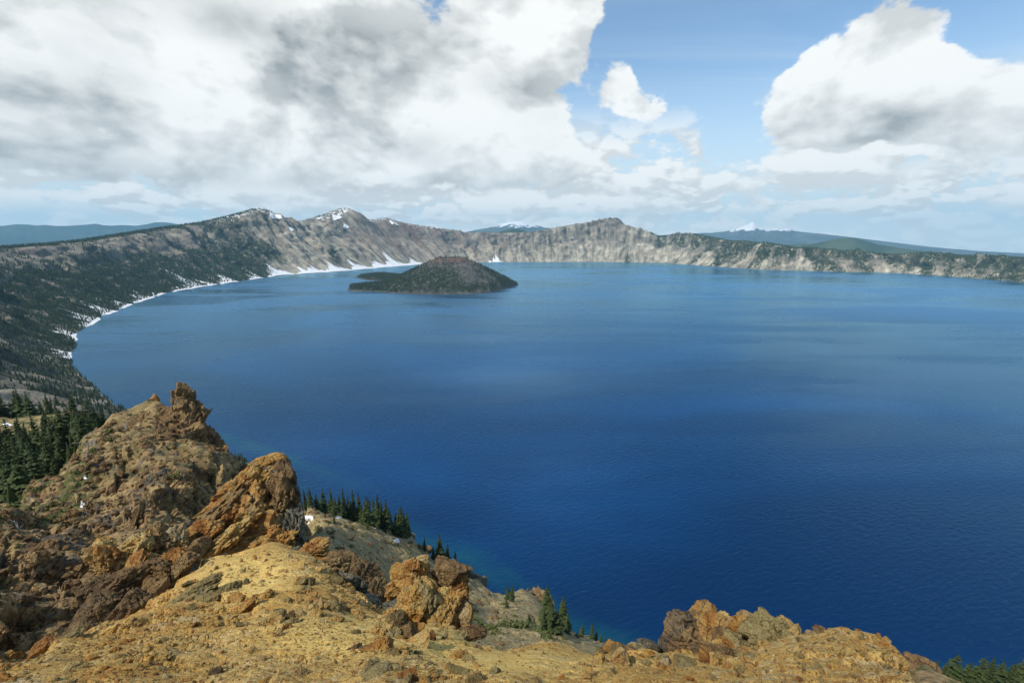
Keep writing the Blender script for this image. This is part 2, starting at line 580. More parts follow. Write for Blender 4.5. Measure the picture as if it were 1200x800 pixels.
def mat_water():
    m, g, b = new_mat('deep_lake_water')
    p = g.pos()
    sh = g.attr('shallow')
    ruff = g.noise(g.v('MULTIPLY', p, (1, 2.2, 1)), .0007, 3, .5, .8)      # wide patches of wind
    lane = g.noise(g.v('MULTIPLY', p, (.5, 2.4, 1)), .0022, 3, .5, 1.2)
    w = g.mr(g.m('ADD', g.m('MULTIPLY', ruff, .68), g.m('MULTIPLY', lane, .32)), .36, .64)
    c = g.mix(g.mr(g.noise(g.v('MULTIPLY', p, (1, 1.5, 1)), .00065, 4, .5, .8), .40, .64), (.0003, .016, .062), (.0009, .040, .142))  # broad patches paint sunlit and cloud-shadowed water into the base colour
    c = g.mix(g.mr(g.m('ADD', sh, g.m('MULTIPLY', g.m('SUBTRACT', g.noise(p, .03, 4, .6), .5), .5)), .15, 1.0), c, (.006, .065, .085))
    rot = g.node('ShaderNodeVectorRotate', rotation_type='Z_AXIS')
    g.put(rot.inputs['Vector'], p)
    rot.inputs['Angle'].default_value = R(-24)
    wv_ = g.v('MULTIPLY', rot.outputs[0], (.42, 1.0, 1))
    h = g.m('ADD', g.m('MULTIPLY', g.noise(wv_, .24, 3, .55, .3), 1.0), g.m('MULTIPLY', g.noise(wv_, .62, 3, .6, .2), .36))
    nb = g.bump(h, g.mr(w, 0, 1, .60, 1.05), 1.0)
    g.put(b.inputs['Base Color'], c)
    b.inputs['Specular IOR Level'].default_value = 0
    g.put(b.inputs['Normal'], nb)
    gl = g.node('ShaderNodeBsdfGlossy')
    gl.inputs['Color'].default_value = (.49, .82, 1.0, 1)
    g.put(gl.inputs['Roughness'], g.mr(w, 0, 1, .17, .38))
    g.put(gl.inputs['Normal'], nb)
    fr = g.node('ShaderNodeFresnel')
    fr.inputs['IOR'].default_value = 1.333
    g.put(fr.inputs['Normal'], nb)
    mx = g.node('ShaderNodeMixShader')
    g.put(mx.inputs[0], g.m('MULTIPLY', fr.outputs[0], g.mr(w, 0, 1, 1.15, .84)))
    g.l.new(b.outputs[0], mx.inputs[1])
    g.l.new(gl.outputs[0], mx.inputs[2])
    g.l.new(mx.outputs[0], m.node_tree.nodes['Material Output'].inputs['Surface'])
    return m


def mat_leaf(name, a, bcol, tip):
    m, g, b = new_mat(name)
    rnd = g.node('ShaderNodeObjectInfo').outputs['Random']
    n = g.noise(g.pos(), .9, 4, .6)
    c = g.mix(g.mr(g.m('ADD', g.m('MULTIPLY', rnd, .5), g.m('MULTIPLY', n, .5)), .25, .75), a, bcol)
    c = g.mix(g.m('MULTIPLY', g.attr('tip'), .6), c, tip)
    g.put(b.inputs['Base Color'], c)
    b.inputs['Roughness'].default_value = .75
    return m


def mat_plainwood(name, a, bcol):
    m, g, b = new_mat(name)
    p = g.pos()
    g.put(b.inputs['Base Color'], g.mix(g.noise(g.v('MULTIPLY', p, (6, 6, 1)), 1.5, 4, .6), a, bcol))
    return m


HAZE = 2.7e-5
M_WALL = mat_wall()
M_ISLAND = mat_island()
M_SNOW = mat_snow()
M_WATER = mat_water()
M_NEEDLE = mat_leaf('conifer_needles', (.010, .021, .008), (.036, .050, .014), (.062, .08, .024))
M_FOREST = mat_leaf('far_conifers', (.016, .030, .014), (.036, .052, .020), (.05, .07, .03))
M_ISLEFOREST = mat_leaf('island_conifers', (.022, .032, .013), (.055, .062, .022), (.07, .08, .03))
M_SHRUB = mat_leaf('shrub_leaves', (.045, .062, .014), (.085, .10, .028), (.13, .15, .05))
M_BARK = mat_plainwood('bark', (.05, .035, .025), (.13, .10, .075))
M_DEAD = mat_plainwood('weathered_wood', (.22, .20, .18), (.42, .40, .37))
M_FARBLUE = mat_mountain('far_forested_range', (.022, .042, .042), (.04, .06, .055), 1.0)
M_HILL = mat_mountain('forested_hill', (.025, .042, .02), (.06, .075, .035), 0.0)
M_PEAK = mat_mountain('snowy_peak_rock', (.04, .055, .06), (.085, .09, .09), .72)
M_PLAIN = mat_plain('forest_plain', (.025, .040, .02), (.05, .065, .03), .0006)

# ------------------------------------------------------------------ the lake basin
def project(P):
    P = np.asarray(P, float)
    x, y, z = P[..., 0], P[..., 1], P[..., 2]-CAM_Z
    d = y*cp - z*sp_
    d = np.where(d < 1, 1, d)
    u = y*sp_ + z*cp
    return CX+FPX*x/d, CY-FPX*u/d


shore_px = [(140, 470), (95, 430), (86, 415), (99, 402), (90, 394), (122, 371), (155, 357), (195, 343.5), (240, 335.5), (290, 328.5),
            (330, 322.5), (400, 318), (450, 313.5), (500, 309.5), (560, 307.5), (640, 307), (700, 307), (780, 308), (830, 312),
            (890, 316), (960, 318), (1050, 320), (1100, 323), (1150, 327), (1200, 331), (1300, 343)]
shore = [(-390, 655), (-600, 775)] + [on_lake(*q) for q in shore_px] + [(4300, 1900), (3700, 900), (2600, 350), (1500, 260)]
shore = np.array(shore)
SH_N0 = 3
seg = np.linalg.norm(np.diff(shore, axis=0), axis=1)
arc = np.r_[0, np.cumsum(seg)]
# even sampling in the eye: step grows with distance
fine_s = np.linspace(0, arc[-1], 6000)
fx, fy = np.interp(fine_s, arc, shore[:, 0]), np.interp(fine_s, arc, shore[:, 1])
wgt = 1/np.maximum(np.hypot(fx, fy), 500)
fpx = project(np.stack((fx, fy, 0*fx), 1))[0]
wgt *= np.where((fpx > -400) & (fpx < 1350), 1, .15)
cum = np.r_[0, np.cumsum((wgt[1:]+wgt[:-1])/2)]
NS = 1500
S_arc = np.interp(np.linspace(0, cum[-1], NS), cum, fine_s)


def smooth1(a, k):
    ker = np.exp(-np.linspace(-2, 2, 2*k+1)**2)
    ker /= ker.sum()
    return np.convolve(np.pad(a, k, mode='edge'), ker, 'valid')


SX, SY = np.interp(S_arc, arc, shore[:, 0]), np.interp(S_arc, arc, shore[:, 1])
# small coves and points
# outward normals from a heavily smoothed shoreline
gx, gy = np.interp(fine_s, arc, smooth1(shore[:, 0], 1)), np.interp(fine_s, arc, smooth1(shore[:, 1], 1))
gx, gy = smooth1(gx, 260), smooth1(gy, 260)
tx, ty = np.gradient(gx), np.gradient(gy)
nx_, ny_ = -ty, tx
ln = np.hypot(nx_, ny_)
NX, NY = np.interp(S_arc, fine_s, nx_/ln), np.interp(S_arc, fine_s, ny_/ln)
SX, SY = smooth1(SX, 3), smooth1(SY, 3)
cove = fbm(np.stack((S_arc*.006, 0*S_arc, 0*S_arc+3), 1), 4, .6)*np.clip(np.hypot(SX, SY)/9000, .1, 1)*26
SX, SY = SX+NX*cove, SY+NY*cove

sky_px = [(-400, 300), (-100, 297), (0, 291), (50, 287), (100, 282), (140, 276), (170, 271), (210, 265), (240, 261), (270, 254), (290, 249), (300, 246),
          (308, 244.5), (316, 245.5), (322, 248), (333, 253), (342, 258), (350, 261), (365, 257), (378, 254), (385, 252), (396, 250), (401, 246), (407, 243.5), (411, 244.5), (417, 246),
          (425, 253), (433, 257), (442, 257), (455, 255), (463, 258), (480, 262), (500, 265), (530, 269), (545, 272), (560, 272), (600, 273), (625, 272), (640, 269), (660, 265),
          (675, 262.5), (690, 260), (700, 259), (712, 258.3), (724, 258.6), (731, 263), (736, 266), (750, 269), (762, 272.5), (769, 276), (785, 277), (795, 274.5), (803, 273.5), (815, 275),
          (835, 279), (850, 282), (872, 283), (890, 285), (905, 286), (930, 290), (960, 292), (1000, 295), (1050, 299), (1065, 298.5), (1080, 297), (1110, 299),
          (1150, 301), (1200, 303), (1300, 306), (1700, 300)]
spx, spy = np.array(sky_px).T
# setback of the rim from the water (metres), by photo column of the rim
SB = np.interp
set_px = [-900, -300, 0, 150, 300, 420, 560, 640, 715, 790, 900, 1000, 1200, 1700]
set_m = [430, 520, 760, 900, 1100, 1050, 860, 800, 830, 620, 560, 480, 440, 420]
setb = np.full(NS, 800.)
for _ in range(6):
    CXw, CYw = SX+NX*setb, SY+NY*setb
    azc = np.arctan2(CXw, CYw)
    cpx = np.where(np.abs(azc) < 1.35, CX+FPX*np.tan(np.clip(azc, -1.35, 1.35))/1.0, np.sign(azc)*3000)
    # rim stands near the horizon, whose pixels obey tan(az)*cos(pitch) ~ px
    cpx = CX+(cpx-CX)*(cp+0.22*sp_)**-1 if False else CX+(cpx-CX)*(cp+0.22*sp_)
    setb = smooth1(.5*setb+.5*np.interp(cpx, set_px, set_m), 12)
cpy = np.interp(cpx, spx, spy)
yc_ = -(cpy-CY)/FPX
qz = (yc_*cp-sp_)/np.sqrt((cp+yc_*sp_)**2+((cpx-CX)/FPX)**2)
HC = CAM_Z+qz*np.hypot(CXw, CYw)
HC = np.where(cpx < -150, 300, HC)
HC = np.where((cpx > 1400), 330, HC)

NT, NO = 84, 14
tt = np.linspace(0, 1, NT)
cliffness = np.interp(cpx, [-400, 0, 200, 320, 400, 540, 600, 650, 690, 735, 760, 800, 1200], [.3, .3, .3, .35, .3, .5, .6, .7, .95, .95, .6, .55, .6])
base = tt[None, :]**1.12
cl = .52*smooth(0, .62, tt)[None, :]*tt[None, :]**.25+.48*smooth(.60, .86, tt)[None, :]
prof = base*(1-cliffness[:, None])+cl*cliffness[:, None]
V = np.zeros((NS, NT+NO, 3))
V[:, :NT, 0] = SX[:, None]+NX[:, None]*setb[:, None]*tt
V[:, :NT, 1] = SY[:, None]+NY[:, None]*setb[:, None]*tt
V[:, :NT, 2] = -4+(HC[:, None]+4)*prof
oo = np.linspace(0, 1, NO+1)[1:]
outd = 60+5200*oo**2.2
llao_flat = np.exp(-((cpx-705)/40)**2)
slope = .16
V[:, NT:, 0] = CXw[:, None]+NX[:, None]*outd
V[:, NT:, 1] = CYw[:, None]+NY[:, None]*outd
V[:, NT:, 2] = np.maximum(HC[:, None]-(outd-20)*slope*(1+.5*oo), -430)
arcg = np.repeat(S_arc[:, None], NT+NO, 1)
tg = np.r_[tt, 1+oo][None, :].repeat(NS, 0)
flat = V.reshape(-1, 3).copy()
tf = tg.ravel()
dist = np.hypot(flat[:, 0], flat[:, 1])
# gullies run down the wall, blunter near the water; faceted crags above
swarp = 130*fbm(np.stack((arcg.ravel()/420, tf*1.6, 0*tf+21), 1), 3, .55)+arcg.ravel()+tf*90*np.sin(arcg.ravel()/900)
sv3 = np.stack((swarp/260, tf*1.5, 0*tf), 1)
gul = fbm(sv3, 3, .55, ridged=True)
sv4 = np.stack((swarp/95, tf*2.6, 0*tf+9), 1)
gul2 = fbm(sv4, 3, .55, ridged=True)
env = smooth(0.0, .45, tf)*(1-smooth(.88, 1.0, tf))
sc_ = np.clip(dist/6000, .18, 1.0)
cln = np.repeat(cliffness[:, None], NT+NO, 1).ravel()
smoothtalus = np.exp(-((np.repeat(cpx[:, None], NT+NO, 1).ravel()-430)/75)**2)
amp = env*(62*(gul-.6)*(1-.6*smoothtalus)+22*(gul2-.6)*(1-.5*smoothtalus))*(.45+.55*sc_)
nn = fbm(flat/np.array((130, 130, 100)), 5, .55)
fh, _ = facets(flat[:, :3]/np.array((55, 55, 40)))
amp += (1-.75*smoothtalus)*(env*nn*34*sc_ + env*fh*24*smooth(.4, .75, tf)*(.4+cln)*sc_)
NXg, NYg = np.repeat(NX, NT+NO), np.repeat(NY, NT+NO)
flat[:, 0] -= NXg*amp*.75
flat[:, 1] -= NYg*amp*.75
flat[:, 2] += amp*.5 + (tf > .985)*(tf < 1.2)*nn*4
flat[:, 2] = np.where(tf > 1.05, flat[:, 2]+nn*14*(tf-1.05), flat[:, 2])
wall_px, wall_py = project(flat)
colpx = np.repeat(cpx[:, None], NT+NO, 1).ravel()
kpx = wall_px
# plant cover by place
nst = fbm(np.stack((arcg.ravel()/150+tf*.6, tf*1.2, 0*tf+5), 1), 4, .6)
up = tf
def zone(xs, vs): return np.interp(kpx, xs, vs)
vlow = zone([-300, 130, 230, 300, 325, 345, 540, 620, 700, 770, 820, 1000, 1200], [.85, .95, 1.0, .92, .5, .02, 0, .12, .25, .30, .5, .6, .65])
vup = zone([-300, 60, 160, 250, 320, 350, 540, 600, 640, 720, 745, 775, 820, 1000, 1200], [.60, .60, .62, .62, .42, .16, .10, .22, .32, .18, .22, .7, .8, .85, .85])
w_ = smooth(.35, .75, up)
veg = vlow*(1-w_)+vup*w_
veg = smooth(.0, .55, veg*1.25-.5+nst*.55)
patch = np.exp(-(((wall_px-393)/9)**2+((wall_py-301-(wall_px-393)*.9)/9)**2))*.9   # a dark grove on the pale talus
veg = np.maximum(veg, patch)
# rim line woods
rimw = np.interp(kpx, [-300, 200, 300, 330, 540, 600, 690, 720, 760, 780, 1200], [.9, .95, .6, .25, .2, .5, .1, .1, .5, 1, 1])
veg = np.where(tf > .965, np.maximum(veg*.6, rimw), veg)
bare = np.interp(kpx, [-300, 20, 140, 200, 260], [.5, .45, .35, .3, 0])*smooth(.62, .8, up)*(1-smooth(.93, .97, up))
veg = veg*(1-bare)
talus_strip = smooth(.35, .8, fbm(np.stack((arcg.ravel()/90+tf*.8, tf*.35, 0*tf+15), 1), 3, .5))
veg = veg*(1-np.interp(kpx, [-300, 150, 300], [.75, .8, .95])*talus_strip)
cliff_a = np.clip(smooth(.38, .72, tf)*(.5+cln), 0, 1)
cliff_a = np.maximum(cliff_a, np.interp(kpx, [-300, 200, 320, 360], [.8, .7, .4, 0]))
cliff_a = cliff_a*(1-.8*smoothtalus*smooth(.8, .55, tf))
tan = zone([-300, 0, 140, 280, 310, 345, 385, 410, 440, 540, 640, 660, 760, 850, 940, 1000, 1200], [.25, .25, .12, .25, .5, .75, .6, .2, .1, .15, .35, .75, .8, .7, .85, .75, .7])
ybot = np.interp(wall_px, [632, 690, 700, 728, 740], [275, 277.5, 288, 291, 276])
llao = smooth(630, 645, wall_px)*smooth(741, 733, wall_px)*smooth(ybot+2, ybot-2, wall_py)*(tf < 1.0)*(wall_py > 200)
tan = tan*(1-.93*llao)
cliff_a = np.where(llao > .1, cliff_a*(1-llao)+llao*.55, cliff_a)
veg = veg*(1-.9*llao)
red = zone([-300, 40, 400, 425, 450, 480, 505, 540, 560, 640], [.3, .2, .1, .5, .5, .9, .7, .5, .5, .05])*smooth(.1, .5, up)
snow = smooth(.70, .97, up)*zone([-300, 0, 40, 230, 270, 330, 350, 390, 430, 470, 520, 545, 640, 660], [.25, .35, .25, .35, .64, .64, .52, .66, .66, .62, .64, .4, .2, 0])*(tf < 1.35)
st3 = np.stack((arcg.ravel()+.3*(swarp-arcg.ravel()), tf, 0*tf), 1)
near_ = np.interp(dist, [500, 1300, 2300], [.38, .62, 1.0])*np.where(kpx < 400, 1, 0)+np.where(kpx < 400, 0, 1)
veg = veg*near_
tan = np.maximum(tan, (1-near_)*.9)
red = np.maximum(red, (1-near_)*.9*smooth(.1, .6, nn+.3))
wall_faces = grid_faces(NS, NT+NO)
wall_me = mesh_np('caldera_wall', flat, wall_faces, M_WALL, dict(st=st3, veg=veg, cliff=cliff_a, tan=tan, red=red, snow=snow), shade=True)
link('caldera_wall', wall_me, kind='structure')
WV = flat.reshape(NS, NT+NO, 3)
WN = grid_normals(WV)


def wall_at(si, t):
    """wall point and normal at float column si and height fraction t"""
    si = np.clip(np.asarray(si, float), 0, NS-1.001)
    k = np.clip(np.asarray(t, float)*(NT-1), 0, NT+NO-1.001)
    i, j = si.astype(int), k.astype(int)
    a, b = (si-i)[..., None], (k-j)[..., None]
    f = lambda A: (A[i, j]*(1-a)*(1-b)+A[i+1, j]*a*(1-b)+A[i, j+1]*(1-a)*b+A[i+1, j+1]*a*b)
    return f(WV), f(WN)


# ------------------------------------------------------------------ the lake
LC = np.array((900., 3300.))
bx, by = SX+NX*70, SY+NY*70
closing = np.array([(900, 200), (430, 210), (150, 215), (40, 260), (-60, 380)])
rx, ry = np.r_[bx, closing[:, 0]], np.r_[by, closing[:, 1]]
rx, ry = np.r_[rx, rx[0]], np.r_[ry, ry[0]]
rows = np.r_[np.linspace(0.0, .9, 26), np.linspace(.915, 1, 30)]
LV = np.zeros((len(rows), len(rx), 3))
LV[:, :, 0] = LC[0]+(rx-LC[0])*rows[:, None]
LV[:, :, 1] = LC[1]+(ry-LC[1])*rows[:, None]
near_sh = np.array([(-600, 790), (-300, 640), (-127, 520), (-60, 455), (-20, 400), (50, 345), (150, 300), (300, 275), (430, 290), (900, 300)], float)


def dist_poly(P, L):
    best = np.full(len(P), 1e9)
    for a, b in zip(L[:-1], L[1:]):
        ab = b-a
        t = np.clip(((P-a)@ab)/(ab@ab), 0, 1)
        best = np.minimum(best, np.linalg.norm(P-a-t[:, None]*ab, axis=1))
    return best


lf = LV.reshape(-1, 3)
d1 = dist_poly(lf[:, :2], near_sh)
d2 = dist_poly(lf[:, :2], np.stack((SX, SY), 1)[::12])
shal = np.maximum((1-d1/34)*.6, (1-d2/50)*.25)
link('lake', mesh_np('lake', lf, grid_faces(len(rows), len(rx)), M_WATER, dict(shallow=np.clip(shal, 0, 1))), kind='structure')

# ------------------------------------------------------------------ Forested plain to the horizon (curves down with the earth)
pr = np.r_[0, np.geomspace(300, 31000, 50)]
pa = np.linspace(0, 2*math.pi, 181)
PV = np.zeros((len(pr), len(pa), 3))
PV[:, :, 0] = pr[:, None]*np.sin(pa)
PV[:, :, 1] = pr[:, None]*np.cos(pa)
pf = PV.reshape(-1, 3)
pf[:, 2] = -430-(pf[:, 0]**2+pf[:, 1]**2)/(2*6371000)+fbm(pf/5200, 4, .5)*38*smooth(9000, 14000, np.hypot(pf[:, 0], pf[:, 1]))
link('ground', mesh_np('ground', pf, grid_faces(len(pr), len(pa)), M_PLAIN, shade=True), kind='structure')


def mountain(name, dist, line, mat, depth=.22, base=-450, rough=.05, snowz=None, seed=0.0, step=1.5, power=1.5, rows=61):
    lx, ly = np.array(line, float).T
    xs = np.arange(lx[0], lx[-1]+.1, step)
    ys = np.interp(xs, lx, ly)
    nr = rows
    vv = np.linspace(-1, 1, nr)
    MV = np.zeros((len(xs), nr, 3))
    top = np.zeros(len(xs))
    for i, (px, py) in enumerate(zip(xs, ys)):
        a, q = azq(px, py)
        top[i] = CAM_Z+q*dist
        rr = dist*(1+depth*vv)
        MV[i, :, 0] = rr*math.sin(a)
        MV[i, :, 1] = rr*math.cos(a)
    bell = np.clip(1-np.abs(vv), 0, 1)**power
    MV[:, :, 2] = base+(top[:, None]-base)*bell
    f = MV.reshape(-1, 3)
    hh = np.repeat((top-base)[:, None], nr, 1).ravel()
    bb = np.repeat(bell[None], len(xs), 0).ravel()
    rid = fbm(f/np.array((1800, 1800, 1800))+seed, 5, .55, ridged=True)
    f[:, 2] += rid*hh*rough*4*bb*(1-bb)+rid*hh*rough*.25*bb**3
    sn = np.clip((f[:, 2]-snowz[0])/(snowz[1]-snowz[0]), 0, 1) if snowz else np.zeros(len(f))
    link(name, mesh_np(name, f, grid_faces(len(xs), nr), mat, dict(snow=sn), shade=True), kind='structure')


mountain('mountain_range', 25500, [(-420, 285), (-300, 268), (-180, 262), (-90, 266), (-30, 265), (0, 265.5), (15, 263.5), (22, 263), (34, 263.5), (42, 264.5), (55, 263.5), (64, 264.5), (80, 264.5), (100, 264),
         (112, 263), (122, 264.5), (140, 264), (158, 264.5), (170, 263.5), (180, 261.5), (190, 261), (200, 262), (212, 264), (240, 268), (270, 275), (300, 284)], M_FARBLUE, seed=4., rough=.06, depth=.18)
mountain('mountain_peak', 22000, [(520, 290), (540, 274), (556, 270), (572, 267.5), (585, 264), (596, 260.5), (604, 260), (612, 260.5), (622, 263.5), (640, 267), (664, 272), (690, 284)], M_PEAK, snowz=(740, 1200), seed=1.)
mountain('spired_mountain', 24500, [(600, 292), (690, 284), (760, 277.5), (800, 274), (832, 273), (850, 271.5), (862, 269), (870, 265.5), (876, 264), (881, 260.5), (883, 260.5), (887, 263.5), (892, 267), (897, 270), (903, 270), (910, 268.5), (918, 268), (925, 268.5), (930, 271), (945, 273), (960, 274),
         (985, 277), (1020, 281), (1060, 286), (1100, 290.5), (1150, 294.5), (1200, 297), (1300, 300), (1500, 303)], M_PEAK, snowz=(560, 1020), seed=2., depth=.2)
mountain('forested_hill', 13500, [(850, 298), (890, 291), (915, 288), (940, 286), (950, 286.5), (965, 284), (975, 281), (985, 279.2), (993, 278.8), (1003, 279.3), (1015, 283), (1030, 287), (1050, 290.5), (1080, 294.5), (1120, 298), (1200, 302)], M_HILL, seed=6., depth=.16)
mountain('forested_hill', 12500, [(572, 283), (583, 274), (592, 270), (600, 268.5), (607, 269), (614, 270.5), (625, 275), (640, 283)], M_HILL, seed=8., depth=.10)

# ------------------------------------------------------------------ the cinder-cone island
IC = np.array(at(528, 301, 3420))
ic = IC[:2]
out_px = [(407, 340.5), (418, 341.5), (440, 342), (460, 343.5), (480, 344.5), (505, 345), (530, 344.8), (555, 344.5), (575, 343), (590, 339.5), (607, 333.5)]
outl = [on_lake(*q) for q in out_px]
outl += [(ic[0]+500, ic[1]+180), (ic[0]+380, ic[1]+420), (ic[0]+80, ic[1]+520), (ic[0]-230, ic[1]+480)]
outl += [on_lake(*q) for q in [(470, 322.5), (447, 321), (425, 322.5), (416, 325.5), (430, 328.5), (450, 329.5), (446, 331), (425, 333.5), (409, 335)]]
outl = np.array(outl+[outl[0]])


def inside(P, L):
    r = np.zeros(len(P), bool)
    for a, b in zip(L[:-1], L[1:]):
        c = (a[1] > P[:, 1]) != (b[1] > P[:, 1])
        xi = a[0]+(P[:, 1]-a[1])/(b[1]-a[1]+1e-12)*(b[0]-a[0])
        r ^= c & (P[:, 0] < xi)
    return r


gx_ = np.linspace(outl[:, 0].min()-30, outl[:, 0].max()+30, 230)
gy_ = np.linspace(outl[:, 1].min()-30, outl[:, 1].max()+30, 200)
IX, IY = np.meshgrid(gx_, gy_)
ip = np.stack((IX.ravel(), IY.ravel(), 0*IX.ravel()), 1)
dd = dist_poly(ip[:, :2], outl)*np.where(inside(ip[:, :2], outl), 1, -1)
rc = np.hypot(ip[:, 0]-ic[0], ip[:, 1]-ic[1])
ino = fbm(ip/90., 5, .55)
cone = IC[2]-4-np.maximum(rc-105, 0)*.50-14*np.exp(-(rc/55)**2)
apron = np.clip(dd*.5, -20, 9)+np.clip(dd-18, 0, 400)*.085
iz = np.where(dd > 0, np.maximum(apron, np.minimum(cone, dd*1.2)), np.clip(dd*.6, -15, 0)-1)
ip[:, 2] = iz+ino*np.clip(dd*.1, 0, 4.5)
lobe = smooth(25, -80, (ip[:, 0]-ic[0]+430)) * (ip[:, 1] > ic[1]-120)
iveg = np.clip(smooth(-5, 20, dd)*(1-smooth(105, 190, ip[:, 2])*.8)+.1*ino, 0, 1)
scree = np.exp(-((np.arctan2(ip[:, 0]-ic[0], -(ip[:, 1]-ic[1]))-.55)/.30)**2)*smooth(40, 75, ip[:, 2])
scree = np.maximum(scree, np.exp(-((np.arctan2(ip[:, 0]-ic[0], -(ip[:, 1]-ic[1]))-.98)/.10)**2)*smooth(8, 30, ip[:, 2]))
iveg = iveg*(1-.95*scree)
ired = smooth(165, 195, ip[:, 2])
link('island', mesh_np('island', ip, grid_faces(200, 230), M_ISLAND, dict(veg=iveg, red=ired), shade=True), kind='structure')

# ------------------------------------------------------------------ far woods (nobody could count them): joined small conifers
def tree_cloud(name, P, H, mat, seed=1, sides=5, **props):
    rng = np.random.default_rng(seed)
    n = len(P)
    ang = np.arange(sides)*2*math.pi/sides
    H = np.asarray(H)
    Rr = H*rng.uniform(.15, .24, n)
    verts, tips = [], []
    for lo, hi, rad in ((0.04, .62, 1.0), (.36, 1.0, .62)):
        ph = rng.uniform(0, 6.28, n)
        a = ang[None]+ph[:, None]
        jr = rng.uniform(.72, 1.25, (n, sides))
        x = P[:, None, 0]+np.cos(a)*Rr[:, None]*rad*jr
        y = P[:, None, 1]+np.sin(a)*Rr[:, None]*rad*jr
        z = P[:, None, 2]+H[:, None]*(lo+rng.uniform(-.05, .05, (n, sides)))
        ring = np.stack((x, y, z), 2)
        apex = np.stack((P[:, 0]+rng.normal(0, .02, n)*H, P[:, 1]+rng.normal(0, .02, n)*H, P[:, 2]+H*hi), 1)[:, None]
        verts.append(np.concatenate((ring, apex), 1))
        tips.append(np.concatenate((np.zeros((n, sides)), np.ones((n, 1))), 1))
    k = sides+1
    v = np.concatenate(verts, 1).reshape(-1, 3)
    tp = np.concatenate(tips, 1).ravel()
    f1 = np.array([(i, (i+1) % sides, sides) for i in range(sides)])
    f = np.concatenate((f1, f1+k))
    F = (np.arange(n)[:, None, None]*2*k+f[None]).reshape(-1, 3)
    return link(name, mesh_np(name, v, F, mat, dict(tip=tp*.6)), **props)


def scatter(Vg, weight, n, seed):
    """n random points over a grid of vertices, denser where weight is high"""
    rng = np.random.default_rng(seed)
    A = Vg[:-1, :-1]; B = Vg[1:, :-1]; C = Vg[:-1, 1:]
    area = np.linalg.norm(np.cross(B-A, C-A), axis=2)
    w = (area*weight[:-1, :-1]).ravel()
    idx = rng.choice(len(w), n, p=w/w.sum())
    i, j = np.divmod(idx, Vg.shape[1]-1)
    u, v = rng.random(n)[:, None], rng.random(n)[:, None]
    P = A[i, j]+u*(B-A)[i, j]+v*(C-A)[i, j]
    return P, i, j


kp = wall_px.reshape(NS, -1)
vis = ((kp > -150) & (kp < 1300) & (tg < 1.30) & (tg > .015)).astype(float)
vw = veg.reshape(NS, -1)
# nearer trees matter more to the eye
wd = np.hypot(WV[:, :, 0], WV[:, :, 1])
Pf, fi, fj = scatter(WV, vis*np.clip(vw, 0, 1)**1.6*np.clip(2600/wd, .25, 4)**1.1, 62000, 5)
df = np.hypot(Pf[:, 0], Pf[:, 1])
Hf = np.random.default_rng(3).uniform(8, 17, len(Pf))*np.clip(df/2600, .75, 1.45)
FAR_TREES = (Pf, Hf, df)

isv = iveg.reshape(200, 230)*(ip[:, 2].reshape(200, 230) > 3)
Pi, _, _ = scatter(ip.reshape(200, 230, 3), isv**1.3+.04*(ip[:, 2].reshape(200, 230) > 6)*(dd.reshape(200, 230) > 0), 8500, 6)
tree_cloud('island_woods', Pi-np.array((0, 0, .6)), np.random.default_rng(8).uniform(9, 21, len(Pi)), M_ISLEFOREST, 9, kind='stuff',
           label='dark conifer woods covering the cinder cone island', category='woods')

# ------------------------------------------------------------------ snow banks on the wall
wp = wall_px.reshape(NS, -1)
wpy = wall_py.reshape(NS, -1)
shore_col = wp[:, 1]


def col_of(px, lo=20):
    d = np.abs(shore_col[lo:]-px)
    return lo+int(np.argmin(d[:NS-lo-120]))


def nearest_st(px, py):
    d = (wp-px)**2+(wpy-py)**2+(tg > 1)*1e6
    k = int(np.argmin(d))
    return divmod(k, NT+NO)[0], tg.ravel()[k]


def snow_fan(i0, i1, ia, ta, t0, seed, label, group):
    nu, nv = 48, 14
    rng = np.random.default_rng(seed)
    u = np.linspace(0, 1, nu)[None, :]
    v = np.linspace(0, 1, nv)[:, None]
    up_ = np.clip((ia-i0)/max(i1-i0, 1), .1, .9)
    peak = np.where(u < up_, u/up_, (1-u)/(1-up_))
    jag = fbm(np.stack((u[0]*9+seed, 0*u[0]+seed, 0*u[0]), 1), 3, .6)[None, :]
    edge = np.clip(np.minimum(u, 1-u)*7, 0, 1)
    hgt = (t0 > 0)*(ta-t0)*peak**.8+(t0 == 0)*(np.clip(ta, 0, .4)*peak**2.0*1.15+.042*(1+1.3*jag)*edge)
    hgt = np.maximum(hgt*(1+.35*jag), .002)
    si = i0+u*(i1-i0)+v**.9*(ia-(i0+u*(i1-i0)))*peak**2*.75
    t = t0+v*hgt
    P, N = wall_at(si, t)
    thick = (np.clip(1-np.abs(2*u-1)**3, 0, 1)*np.ones_like(v))
    P = P+N*(-4+12*thick*(1-.4*v))[:, :, None]*np.clip(np.hypot(P[..., 0], P[..., 1])/5000, .35, 1)[:, :, None]
    me = mesh_np('snow_bank', P.reshape(-1, 3), grid_faces(nv, nu), M_SNOW, shade=True)
    o = link('snow_bank', me, label=label, category='snow bank')
    if group:
        o['group'] = group


